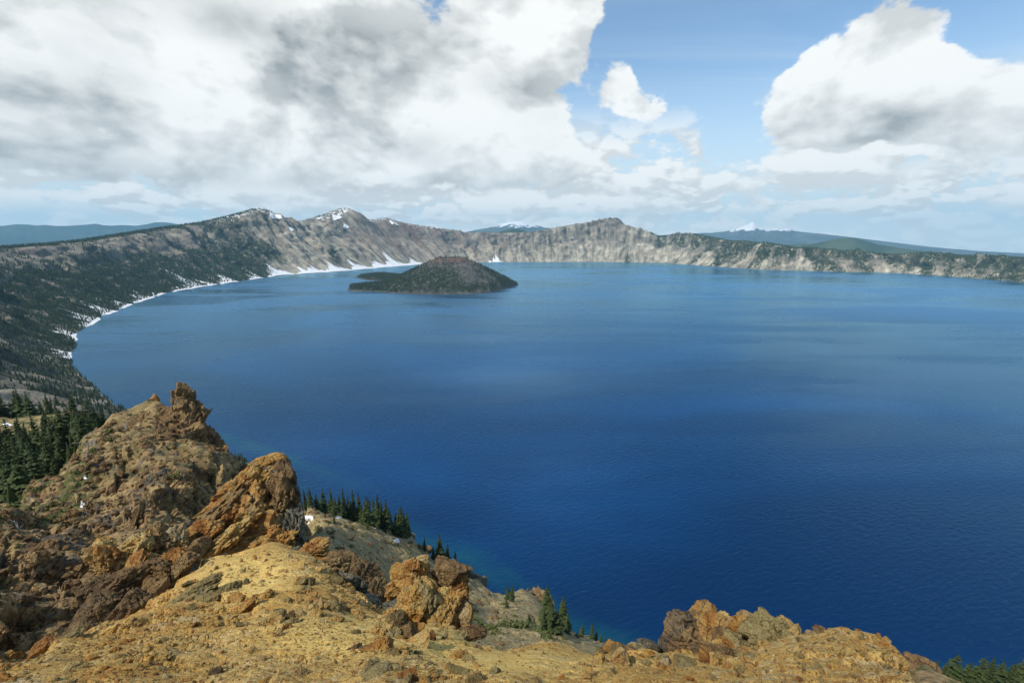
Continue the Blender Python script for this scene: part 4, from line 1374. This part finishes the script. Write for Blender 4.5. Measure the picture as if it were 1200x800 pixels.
# single boulders
BOULDERS = [
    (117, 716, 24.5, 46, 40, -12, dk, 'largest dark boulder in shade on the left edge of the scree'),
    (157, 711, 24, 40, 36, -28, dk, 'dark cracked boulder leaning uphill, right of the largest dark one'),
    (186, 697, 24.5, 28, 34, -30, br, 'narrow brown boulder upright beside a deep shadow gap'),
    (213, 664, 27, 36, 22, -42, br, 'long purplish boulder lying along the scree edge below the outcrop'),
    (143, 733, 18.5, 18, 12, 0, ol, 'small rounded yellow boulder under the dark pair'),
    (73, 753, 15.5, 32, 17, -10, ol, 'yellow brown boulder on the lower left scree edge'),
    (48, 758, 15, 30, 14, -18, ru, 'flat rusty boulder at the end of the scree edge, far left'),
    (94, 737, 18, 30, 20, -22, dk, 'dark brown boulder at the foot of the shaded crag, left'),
    (233, 692, 18.0, 52, 20, -16, ol, 'long layered olive slab in the middle of the scree'),
    (262, 703, 16.6, 38, 24, -2, ol, 'rounded green yellow boulder in front of the layered slab'),
    (287, 708, 16, 16, 9, 0, ru, 'small red brown rock just right of the round green yellow boulder'),
    (303, 633, 32, 14, 12, 0, ru, 'little round rust red rock in front of the tilted outcrop'),
    (420, 765, 7.25, 16, 14, -10, dk, 'dark triangular rock on the sand at the bottom'),
    (252, 788, 7.6, 15, 12, 0, dk, 'dark brown rock alone on the lower left sand'),
    (350, 793, 6.3, 20, 15, 20, br, 'brown rock by the bottom edge, left of the split rocks'),
    (545, 775, 7.0, 40, 22, 40, oc, 'tilted pale ochre boulder with a dark underside on the right scree'),
    (510, 775, 7.0, 18, 9, 0, br, 'flat purple brown rock on the scree below the peaked outcrop'),
    (560, 760, 8.4, 14, 7, 0, br, 'thin purple slab on scree right of the peaked outcrop'),
    (790, 779, 7.4, 16, 7, 0, br, 'flat plum coloured slab between rusty slabs and domed outcrop'),
    (662, 766, 8.2, 8, 6, 0, ol, 'tiny greenish rock alone on the bare yellow hump'),
]
for k, (px, py, r, w, h, roll, mt, lab) in enumerate(BOULDERS):
    me = BLOCK[(k*3) % 10]
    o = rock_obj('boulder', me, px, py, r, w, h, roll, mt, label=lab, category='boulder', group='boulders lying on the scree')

# loose stones big enough to tell apart belong to the ground; finer grit is gravel
srng = random.Random(5)
STONE_MATS = (oc, oc, ru, ol, oc, oc, ol)


def ledge_hit(x0, x1, y0, y1):
    for _ in range(60):
        px, py = srng.uniform(x0, x1), srng.uniform(y0, y1)
        loc, n = hit(px, py)
        if loc is None or n is None:
            continue
        d = math.hypot(loc.x, loc.y)
        if d < 40 and loc.z > 250:
            return px, py, loc, n, d
    return None


def half_sunk(me, px, py, loc, size, flat):
    o = link('stone', me, RIDGE)
    set_mat(o, srng.choice(STONE_MATS))
    o.location = loc+Vector((0, 0, size*.06))
    o.rotation_euler = (srng.uniform(-.6, .6), srng.uniform(-.6, .6), srng.uniform(0, 6.28))
    o.scale = (size*.5*srng.uniform(.8, 1.4), size*.5*srng.uniform(.6, 1.1), size*.5*srng.uniform(*flat))


for zone_, cnt, sizes in (((0, 200, 735, 800), 18, (6, 8, 11)), ((120, 330, 680, 800), 24, (5, 7, 9, 12)), ((330, 460, 690, 745), 18, (6, 8, 11)), ((440, 600, 730, 800), 24, (5, 7, 10, 14)), ((600, 800, 755, 800), 18, (5, 7, 10)),
                          ((780, 940, 765, 800), 16, (6, 9, 13)), ((930, 1068, 745, 800), 26, (5, 7, 10)), ((230, 440, 640, 700), 12, (6, 9)),
                          # rubble bands of bigger broken pieces
                          ((210, 330, 690, 735), 14, (10, 14, 20)), ((330, 420, 690, 730), 12, (10, 15, 20)), ((425, 500, 725, 800), 14, (10, 16, 24)), ((470, 570, 735, 800), 14, (9, 13, 20)), ((690, 790, 758, 800), 14, (9, 14, 22)),
                          ((800, 930, 768, 800), 10, (10, 15, 20)), ((935, 1060, 745, 790), 14, (8, 12, 16)), ((0, 120, 745, 800), 10, (9, 14, 20)), ((340, 400, 645, 690), 8, (8, 12, 16))):
    for _ in range(cnt):
        q = ledge_hit(*zone_)
        if not q:
            continue
        px, py, loc, n, d = q
        wpx = srng.choice(sizes)
        size = wpx*(loc-CAMP).length/FPX/np.linalg.norm(ray(px, py))
        half_sunk(BLOCK[srng.randrange(10)] if wpx > 8 else STONE[srng.randrange(8)], px, py, loc, size, (.35, .75))

# gravel: thousands of chips, one object
v0, f0 = ICO[1]
gl = [[], [], [], []]
tint = [[], [], [], []]
for _ in range(18000):
    px, py = srng.uniform(-20, 1080), srng.uniform(640, 815)
    loc, n = hit(px, py)
    if loc is None:
        continue
    d = math.hypot(loc.x, loc.y)
    if d > 40 or loc.z < 250:
        continue
    dens_ = .35+.65*(math.sin(loc.x*1.1+2*math.sin(loc.y*.7))*math.sin(loc.y*1.3+loc.x*.4) > -.1)
    if px > 930: dens_ = 1.0
    if srng.random() > dens_:
        continue
    sz = min(srng.paretovariate(2.6)*1.3, 5.0)*(loc-CAMP).length/FPX*.5
    gl[srng.choices((0, 1, 2, 3), (9, 2.2, 1.6, .5))[0]].append((loc, sz))
for gi, (lst, mt) in enumerate(zip(gl, (oc, ru, ol, gr))):
    n_ = len(lst)
    rng = np.random.default_rng(50+gi)
    C0 = np.array([q[0][:] for q in lst]); S0 = np.array([q[1] for q in lst])
    jit = rng.uniform(.6, 1.25, (n_, len(v0), 1))
    Vv = v0[None]*jit*(S0[:, None, None])*rng.uniform(.65, 1.2, (n_, 1, 3))*np.array((1, 1, .65))+C0[:, None]+np.array((0, 0, 1))*S0[:, None, None]*.15
    Ff = f0[None]+np.arange(n_)[:, None, None]*len(v0)
    link('gravel', mesh_np('gravel', Vv.reshape(-1, 3), Ff.reshape(-1, 3), mt), RIDGE, kind='stuff')

# coarse rubble shed from the crag, too small to pick apart
rl = []
for _ in range(9000):
    px, py = srng.uniform(-20, 720), srng.uniform(480, 770)
    loc, n = hit(px, py)
    if loc is None:
        continue
    d = math.hypot(loc.x, loc.y)
    if d < 42 or d > 230:
        continue
    if px > 340 and srng.random() > .35:
        continue
    rl.append((loc, min(srng.paretovariate(2.0)*1.6, 7)*(loc-CAMP).length/FPX*.5))
rng = np.random.default_rng(77)
C0 = np.array([q[0][:] for q in rl]); S0 = np.array([q[1] for q in rl])
Vv = v0[None]*rng.uniform(.55, 1.3, (len(rl), len(v0), 1))*S0[:, None, None]*rng.uniform(.6, 1.3, (len(rl), 1, 3))+C0[:, None]
link('rubble', mesh_np('rubble', Vv.reshape(-1, 3), (f0[None]+np.arange(len(rl))[:, None, None]*len(v0)).reshape(-1, 3), M_BROWN), RIDGE, kind='stuff')

# ------------------------------------------------------------------ conifers
def conifer(seed, slim=.2, levels=20, bare=.06, tufts=1.0):
    """unit-height tree: tapered bent trunk mesh and a crown of drooping boughs"""
    rng = np.random.default_rng(seed)
    bend = rng.normal(0, .012, 2)
    hs = np.linspace(0, .98, 8)
    tv, tfc = [], []
    for i, h in enumerate(hs):
        a = np.arange(6)*math.pi/3
        r = .019*(1-h)**.8+.002
        tv.append(np.stack((bend[0]*h*h+r*np.cos(a), bend[1]*h*h+r*np.sin(a), 0*a+h), 1))
    for i in range(7):
        for j in range(6):
            tfc.append((i*6+j, i*6+(j+1) % 6, (i+1)*6+(j+1) % 6, (i+1)*6+j))
    trunk = (np.concatenate(tv), np.array(tfc))
    cv, cf, tp = [], [], []
    nb = 0
    for L in range(levels):
        u = (L+rng.uniform(-.3, .3))/levels
        h = bare+(1-bare)*u
        rad = slim*(1-u)**.85*rng.uniform(.65, 1.2)+.012
        if u < .12:
            rad *= .75+u*2
        nbr = int(rng.integers(5, 9)) if u < .8 else 4
        ph = rng.uniform(0, 6.28)
        for b in range(nbr):
            a = ph+b*2*math.pi/nbr+rng.normal(0, .25)
            ln_ = rad*rng.uniform(.55, 1.15)
            if rng.random() < .10:
                continue
            ca_, sa_ = math.cos(a), math.sin(a)
            drop = ln_*rng.uniform(.05, .55)
            o = np.array((bend[0]*h*h, bend[1]*h*h, h))
            def pt(al, side, up):
                return o+np.array((ca_*al-sa_*side, sa_*al+ca_*side, up))
            wd = ln_*rng.uniform(.30, .5)
            # spray: ridge line with two drooping sides, ragged tip
            P = [pt(0, 0, .012), pt(ln_*.55, 0, .016-drop*.25), pt(ln_*.45, wd, -drop*.65-.01), pt(ln_*.45, -wd, -drop*.65-.01), pt(ln_, wd*.25, -drop*.8), pt(ln_*.85, -wd*.7, -drop*1.05), pt(ln_*.8, wd*.85, -drop*1.1)]
            k0 = len(cv)
            cv += P
            tp += [0, .35, .7, .7, 1, 1, 1]
            cf += [(k0, k0+2, k0+1), (k0, k0+1, k0+3), (k0+1, k0+2, k0+6), (k0+1, k0+4, k0+3), (k0+1, k0+6, k0+4), (k0+1, k0+5, k0+3)]
            nb += 1
    k0 = len(cv)
    cv += [np.array((bend[0], bend[1], 1.0)), np.array((bend[0]+.012, bend[1], .93)), np.array((bend[0]-.008, bend[1]+.01, .93)), np.array((bend[0]-.006, bend[1]-.01, .93))]
    tp += [1, .4, .4, .4]
    cf += [(k0, k0+1, k0+2), (k0, k0+2, k0+3), (k0, k0+3, k0+1)]
    return trunk, (np.array(cv), np.array(cf), np.array(tp))


KIND = []
for k in range(8):
    tr, cr = conifer(600+k, (.17, .21, .14, .24, .19, .27, .16, .22)[k], (22, 20, 24, 17, 21, 15, 22, 18)[k], (.05, .08, .05, .04, .07, .03, .06, .06)[k])
    KIND.append((mesh_np('trunk', tr[0], tr[1], M_BARK), mesh_np('crown', cr[0], cr[1], M_NEEDLE, dict(tip=cr[2]))))
trng = random.Random(21)
NTREE = 0


def conifer_tree(P, H, label, group=None, kind=None, fat=1.0):
    global NTREE
    k = trng.randrange(8) if kind is None else kind
    props = dict(label=label, category='conifer')
    if group:
        props['group'] = group
    root = empty('conifer_tree', P, **props)
    root.rotation_euler = (trng.uniform(-.06, .06), trng.uniform(-.06, .06), trng.uniform(0, 6.28))
    root.scale = (H*fat, H*fat, H)
    link('trunk', KIND[k][0], root)
    link('crown', KIND[k][1], root)
    NTREE += 1
    return root


def pix_height(P, hpx):
    a = project(np.array((P.x, P.y, P.z)))[1]
    b = project(np.array((P.x, P.y, P.z+1)))[1]
    return hpx/max(a-b, 1e-4)


def seat_tree(px, py, hpx, *a, **k):
    loc, n = hit(px, py)
    tries = 0
    while (loc is None or loc.z < 5) and tries < 25:      # the ground's edge may sit a little lower: step down to it
        py += 1.5
        tries += 1
        loc, n = hit(px, py)
    if loc is None or loc.z < 5:
        return
    H = pix_height(loc, hpx)
    conifer_tree(loc-Vector((0, 0, H*.03)), H, *a, **k)


# row along the shoulder of the lower slope
row = [(354, 584, 20), (358, 587, 24), (365, 590, 24), (372, 592, 20), (380, 594, 28), (386, 596, 17), (390, 598, 30), (397, 599, 24), (403, 600, 34), (407, 600, 26), (410, 601, 28), (416, 602, 38), (422, 603, 36), (428, 603, 36), (433, 605, 35),
       (438, 606, 31), (443, 607, 40), (448, 609, 32), (453, 612, 38), (458, 614, 30), (463, 616, 28), (468, 618, 35), (474, 621, 38), (479, 624, 30), (363, 584, 18), (393, 594, 22), (412, 596, 26), (425, 598, 26), (446, 604, 28), (470, 614, 30), (476, 630, 20), (455, 620, 18)]
ORD = ('first second third fourth fifth sixth seventh eighth ninth tenth eleventh twelfth thirteenth fourteenth fifteenth sixteenth').split()
row.sort()
for k, (px, py, h) in enumerate(row):
    lab = ('dark slender conifer, %s from the tilted outcrop in the dense row on the shoulder' % ORD[k]) if k < 16 else ('dark slender conifer, %s from the lake end of the dense row on the shoulder' % ORD[len(row)-1-k])
    seat_tree(px+trng.uniform(-1, 1), py, h, lab, 'conifers in the row on the shoulder of the lower slope')
for px, py, h, lab in [(392, 613, 12, 'tiny conifer alone on the bare slope below the dense row'), (497, 645, 16, 'left one of two small conifers on the slope crest past the dense row'), (508, 652, 15, 'right one of two small conifers on the slope crest past the dense row'),
                       (517, 660, 36, 'tallest conifer just behind the gold peaked outcrop'), (524, 663, 28, 'bushy conifer beside the tallest one behind the gold peaked outcrop'), (534, 662, 22, 'thin conifer right of the bushy pair behind the peaked outcrop'),
                       (547, 667, 10, 'very small conifer on the grey broken crest'), (596, 702, 18, 'left of the twin pencil thin conifers beside the tan knob'), (600, 704, 19, 'right of the twin pencil thin conifers beside the tan knob'), (594, 712, 11, 'short conifer below the pencil thin twins'),
                       (641, 731, 48, 'tall slim conifer at the back left of the clump above the shore'), (646, 741, 46, 'widest conifer in the middle of the clump above the shore'), (653, 743, 32, 'low conifer at the front of the clump above the shore'), (658, 735, 40, 'tall conifer at the right of the clump above the shore'),
                       (665, 742, 26, 'narrow conifer standing just right of the shore clump'), (637, 740, 30, 'conifer at the lower left of the shore clump'), (620, 729, 13, 'small conifer below the tan knob, left'), (626, 733, 11, 'smallest conifer below the tan knob, right'),
                       (682, 743, 15, 'round small conifer on the slope beyond the yellow hump'), (694, 746, 22, 'slender conifer above the last bit of slope at the water'), (698, 750, 14, 'short conifer right beside the slender one at the water'), (704, 752, 12, 'second to last small conifer before the slope ends at the water'), (710, 755, 9, 'last small conifer before the slope ends at the water')]:
    seat_tree(px, py, h, lab)
# lower right corner: foot hidden by the spur, tops against the water
for px, top, rr_, lab in [(1096, 773, 62, 'small dark conifer nearest the brown mound'), (1106, 774, 62, 'second small conifer from the brown mound'), (1122, 768, 64, 'broad conifer, first big one from the left at the lower right edge'), (1133, 773, 63, 'broad conifer overlapping the first big one at the lower right'),
                          (1147, 770, 66, 'conifer leaning beside a gap of blue water at the lower right'), (1163, 773, 65, 'conifer just right of the gap of blue water'), (1175, 775, 66, 'conifer with a forked looking top near the lower right corner'), (1188, 778, 64, 'light green conifer near the lower right corner'), (1199, 774, 66, 'conifer cut by the right edge of the view')]:
    P = ground_pr(px, rr_, 788)
    py0 = project(np.array(P))[1]
    H = pix_height(P, max(py0-top, 14))
    conifer_tree(P, H, lab, fat=1.5)

# grove on the bench left of the crag
grove = 0
tries = 0
while grove < 160 and tries < 4000:
    tries += 1
    px, rr_ = trng.uniform(-18, 134), 108*math.exp(trng.random()*.98)
    lim_ = np.interp(px, [-60, 0, 60, 110, 134], [96, 103, 122, 140, 150])
    if rr_ < lim_ or rr_ > np.interp(px, [-60, 0, 60, 100, 134], [196, 190, 182, 174, 166]):
        continue
    P = ground_pr(px, rr_)
    ppx, ppy = project(np.array(P))
    H = trng.uniform(4.5, 12)*(1 if px < 110 else .65)
    conifer_tree(P-Vector((0, 0, .4)), H, 'dark green conifer crowded in the grove on the bench left of the brown crag', 'conifers crowded in the left grove', fat=trng.uniform(1.0, 1.35))
    grove += 1
young = []
while len(young) < 620:
    px, rr_ = trng.uniform(-70, 138), 104*math.exp(trng.random()*.62)
    if rr_ < np.interp(px, [-60, 0, 60, 110, 134], [94, 100, 119, 137, 147]):
        continue
    P = ground_pr(px, rr_)
    young.append((P.x, P.y, P.z-.2))
tree_cloud('undergrowth', np.array(young), np.random.default_rng(31).uniform(1.5, 5.5, len(young)), M_NEEDLE, 33, 7, kind='stuff', label='young conifers and brush filling the left grove', category='undergrowth')
for px, rr_, h, lab in [(99, 262, 22, 'round topped conifer alone at the edge of the yellow meadow'), (143, 150, 16, 'pair conifer on the crag crest, left one, against the lake'), (155, 146, 15, 'pair conifer on the crag crest, right one, against the lake'), (137, 152, 12, 'low conifer at the left end of the crag crest'),
                        (50, 250, 30, 'tall dense conifer at the near edge of the yellow meadow'), (70, 245, 26, 'bushy conifer in front of the meadow, just right of the tall dense one'), (60, 268, 22, 'bright green conifer rising behind the meadow')]:
    P = ground_pr(px, rr_)
    conifer_tree(P-Vector((0, 0, .3)), pix_height(P, h), lab, fat=1.3)
for k in range(20):
    px = trng.uniform(-40, 52)
    P = ground_pr(px, trng.uniform(268, 300))
    conifer_tree(P-Vector((0, 0, .5)), trng.uniform(9, 17), 'conifer in the tree line behind the yellow meadow on the bench', 'conifers in the tree line behind the meadow', fat=1.25)

# the biggest-looking trees of the near caldera wall stand as trees of their own, the rest are one wood
Pf, Hf, df = FAR_TREES
fpx_, fpy_ = project(Pf)
app = Hf/df*((fpx_ > -20) & (fpx_ < 1220) & (fpy_ > 0) & (fpy_ < 800))
# keep only those the nearer ground does not hide
order = np.argsort(-app)
pick = []
for i in order[:2500]:
    if len(pick) >= 300-NTREE:
        break
    top = Vector(Pf[i])+Vector((0, 0, Hf[i]*.8))
    dv = top-CAMP
    loc, n, idx, dist = BVH.ray_cast(CAMP, dv.normalized())
    if loc is None or dist > dv.length:
        pick.append(i)
for i in pick:
    conifer_tree(Vector(Pf[i])-Vector((0, 0, .8)), Hf[i]*1.12, 'conifer scattered on the near wooded wall above the left shore', 'conifers on the near caldera wall', fat=1.1)
rest = np.ones(len(Pf), bool)
rest[pick] = False
tree_cloud('forest', Pf[rest]-np.array((0, 0, .8)), Hf[rest], M_FOREST, 2, kind='stuff')


# ------------------------------------------------------------------ shrubs, dead wood, late snow
def shrub_mesh(seed, n=150):
    rng = np.random.default_rng(seed)
    d = rng.normal(size=(n, 3)); d /= np.linalg.norm(d, axis=1)[:, None]
    d[:, 2] = np.abs(d[:, 2])
    lump = 1+.35*np.sin(d[:, 0]*5+seed)*np.sin(d[:, 1]*4)
    c = d*(rng.random((n, 1))**.4)*lump[:, None]*np.array((1, 1, .6))
    a = rng.normal(size=(n, 3)); b = rng.normal(size=(n, 3))
    s = rng.uniform(.10, .22, (n, 1))
    a = a/np.linalg.norm(a, axis=1)[:, None]*s; b = b/np.linalg.norm(b, axis=1)[:, None]*s
    v = np.stack((c-a, c+b, c+a, c-b*.6), 1).reshape(-1, 3)
    f = np.arange(n*4).reshape(-1, 4)
    return mesh_np('shrub', v, f, M_SHRUB, dict(tip=np.repeat(np.clip(c[:, 2]*1.4, 0, 1), 4)))


SHRUBS = [shrub_mesh(k) for k in range(4)]


def shrub(px, py, wpx, label, group):
    loc, n = hit(px, py)
    if loc is None or loc.z < 10:
        return
    t = (loc-CAMP).length/np.linalg.norm(ray(px, py))
    s = wpx*t/FPX*.55
    o = link('shrub', SHRUBS[trng.randrange(4)], label=label, category='shrub', group=group)
    o.location = loc-Vector((0, 0, s*.15))
    o.rotation_euler = (0, 0, trng.uniform(0, 6.28))
    o.scale = (s, s*trng.uniform(.8, 1.2), s*trng.uniform(.6, 1))


for px, py, w in [(384, 612, 8), (404, 616, 8), (412, 620, 9), (430, 618, 11), (424, 628, 10), (410, 640, 9), (395, 643, 8), (373, 620, 12), (388, 624, 9), (418, 605, 8), (440, 612, 10), (456, 618, 12), (464, 622, 14), (472, 628, 12), (480, 638, 11), (478, 648, 10), (490, 640, 8), (444, 676, 6), (433, 660, 6), (576, 684, 11), (568, 678, 9), (583, 690, 9), (602, 722, 9), (590, 708, 8)]:
    shrub(px, py, w, 'low green shrub on the tan slope between the dense row and the peaked outcrop', 'shrubs on the lower slope')
for px, py, w in [(552, 715, 13), (556, 726, 15), (562, 736, 18), (574, 738, 18), (588, 734, 20), (600, 733, 22), (612, 734, 22), (624, 738, 22), (634, 744, 18), (548, 708, 9), (580, 742, 14), (645, 748, 14), (660, 748, 10), (676, 746, 10)]:
    shrub(px, py, w, 'bright green bush in the hollow just below the ledge crest', 'bushes in the green hollow')
for px, py, w in [(206, 556, 12), (153, 486, 9), (186, 478, 12), (192, 486, 11), (199, 476, 9), (214, 496, 9), (206, 488, 9), (167, 487, 10), (158, 494, 9), (245, 535, 8), (235, 520, 6), (194, 504, 8), (205, 512, 8), (220, 460, 5), (262, 531, 6), (217, 545, 5)]:
    shrub(px, py, w, 'small green shrub clinging to the brown crag and its pinnacle', 'shrubs on the brown crag')
for px, py, w in [(12, 594, 22), (20, 588, 18), (5, 605, 16), (64, 590, 16), (72, 600, 18), (80, 596, 14), (60, 605, 12), (88, 592, 10), (110, 528, 12), (124, 516, 14), (128, 505, 14), (120, 510, 10), (100, 545, 12), (40, 575, 14), (52, 568, 12), (20, 640, 8), (12, 650, 10), (35, 615, 9), (90, 552, 10)]:
    shrub(px, py, w, 'green shrub along the crest between grove and brown crag', 'shrubs along the crag crest')


def snag(px, py, hpx, lean, label, seed):
    loc, n = hit(px, py)
    if loc is None:
        return
    rng = np.random.default_rng(seed)
    H = pix_height(loc, hpx)
    vs, fs = [], []
    def limb(a, b, r0, r1):
        a, b = np.array(a), np.array(b)
        d = (b-a)/np.linalg.norm(b-a)
        u = np.cross(d, (0.3, .5, .81)); u /= np.linalg.norm(u)
        w = np.cross(d, u)
        k = len(vs)
        for c, r in ((a, r0), (b, r1)):
            for j in range(5):
                t = j*2*math.pi/5
                vs.append(c+r*(math.cos(t)*u+math.sin(t)*w))
        for j in range(5):
            fs.append((k+j, k+(j+1) % 5, k+5+(j+1) % 5, k+5+j))
    top = np.array((lean*.6, .1, 1.0))
    mid = top*.5+rng.normal(0, .05, 3)
    limb((0, 0, -.1), mid, .05, .035)
    limb(mid, top, .035, .012)
    for _ in range(9):
        t = rng.uniform(.2, .95)
        o = mid*2*t if t < .5 else mid+(top-mid)*(t-.5)*2
        e = o+np.array((rng.normal(0, .28)+lean*.2, rng.normal(0, .25), rng.uniform(-.05, .35)))
        limb(o, e, .018, .007)
    o = link('dead_tree', mesh_np('dead_tree', np.array(vs), np.array(fs), M_DEAD), label=label, category='dead tree')
    o.location = loc
    o.scale = (H, H, H)


snag(101, 534, 16, .5, 'bleached dead tree with bare spreading limbs between grove and crag', 1)
snag(115, 528, 12, -.6, 'smaller grey dead tree on the crag crest right of the spreading one', 2)
snag(224, 466, 11, .7, 'pale dead shrub wood on the shoulder of the tall pinnacle', 3)
snag(147, 505, 12, .6, 'grey leaning dead tree below the pair of conifers on the crag crest', 4)
snag(25, 622, 12, -.8, 'white dead branch at the edge of the grove, far left', 5)


def snow_patch(px, py, wpx, hpx, label, seed):
    loc, n = hit(px, py)
    if loc is None:
        return
    rng = np.random.default_rng(seed)
    na_, nr_ = 22, 6
    ph = rng.uniform(0, 6.28, 3)
    pts = []
    okk = True
    for j in range(nr_):
        for i in range(na_):
            a = i*2*math.pi/na_
            w = (j/(nr_-1))*(1+.22*math.sin(2*a+ph[0])+.16*math.sin(3*a+ph[1])+.1*math.sin(5*a+ph[2]))
            q, nn_ = hit(px+math.cos(a)*w*wpx/2, py+math.sin(a)*w*hpx/2)
            if q is None or (q-loc).length > (loc-CAMP).length*.12:
                q = loc+Vector((rng.normal(0, .05), rng.normal(0, .05), 0))
            rise = (.18 if j < nr_-1 else -.15)*(1-(j/(nr_-1))**2*.6)
            pts.append((q.x, q.y, q.z+rise*(loc-CAMP).length/220))
    idx = np.arange(na_*nr_).reshape(nr_, na_)
    fcs = np.stack((idx[:-1], idx[1:], np.roll(idx, -1, 1)[1:], np.roll(idx, -1, 1)[:-1]), -1).reshape(-1, 4)
    link('snow_patch', mesh_np('snow_patch', np.array(pts), fcs, M_SNOW, shade=True), label=label, category='snow patch', group='last snow on the near slopes')


for k, (px, py, w, h, lab) in enumerate([(361, 608, 15, 9, 'largest near snow patch, just right of the tilted outcrop'), (363, 638, 7, 5, 'small snow patch in the shadow behind the tilted outcrop'), (398, 606, 8, 3, 'thin snow strip under the dense conifer row, left'), (439, 603, 10, 4, 'snow strip among trunks of the dense conifer row'),
                                         (461, 609, 6, 3, 'small snow bit at the right end of the dense row'), (465, 633, 9, 4, 'slanting snow sliver on the pale slope below the shrubs'), (98, 589, 9, 10, 'white snow patch alone on the brown crag face'), (100, 559, 4, 4, 'tiny snow spot higher on the brown crag face'),
                                         (60, 499, 9, 4, 'snow strip on the yellow meadow, left'), (78, 505, 7, 4, 'snow strip on the yellow meadow, right'), (8, 497, 12, 4, 'snow strip at the far left edge of the meadow')]):
    snow_patch(px, py, w, h, lab, k)

# ------------------------------------------------------------------ haze
hm = bpy.data.materials.new('thin_air')
hm.use_nodes = True
hg = G(hm.node_tree)
hg.n.clear()
ho = hg.node('ShaderNodeOutputMaterial')
hv = hg.node('ShaderNodeVolumePrincipled')
hv.inputs['Color'].default_value = (.36, .74, 1.0, 1)
hv.inputs['Density'].default_value = HAZE
hv.inputs['Anisotropy'].default_value = 0.0
hg.l.new(hv.outputs[0], ho.inputs['Volume'])
hb = 31200.0
hz0, hz1 = -1200.0, 1900.0
hvx = np.array([(x, y, z) for z in (hz0, hz1) for x, y in ((-hb, -hb), (hb, -hb), (hb, hb), (-hb, hb))])
hfc = np.array([(0, 3, 2, 1), (4, 5, 6, 7), (0, 1, 5, 4), (1, 2, 6, 5), (2, 3, 7, 6), (3, 0, 4, 7)])
link('haze', mesh_np('haze', hvx, hfc, hm), kind='stuff', label='thin blue air between the rim and the far mountains', category='haze')
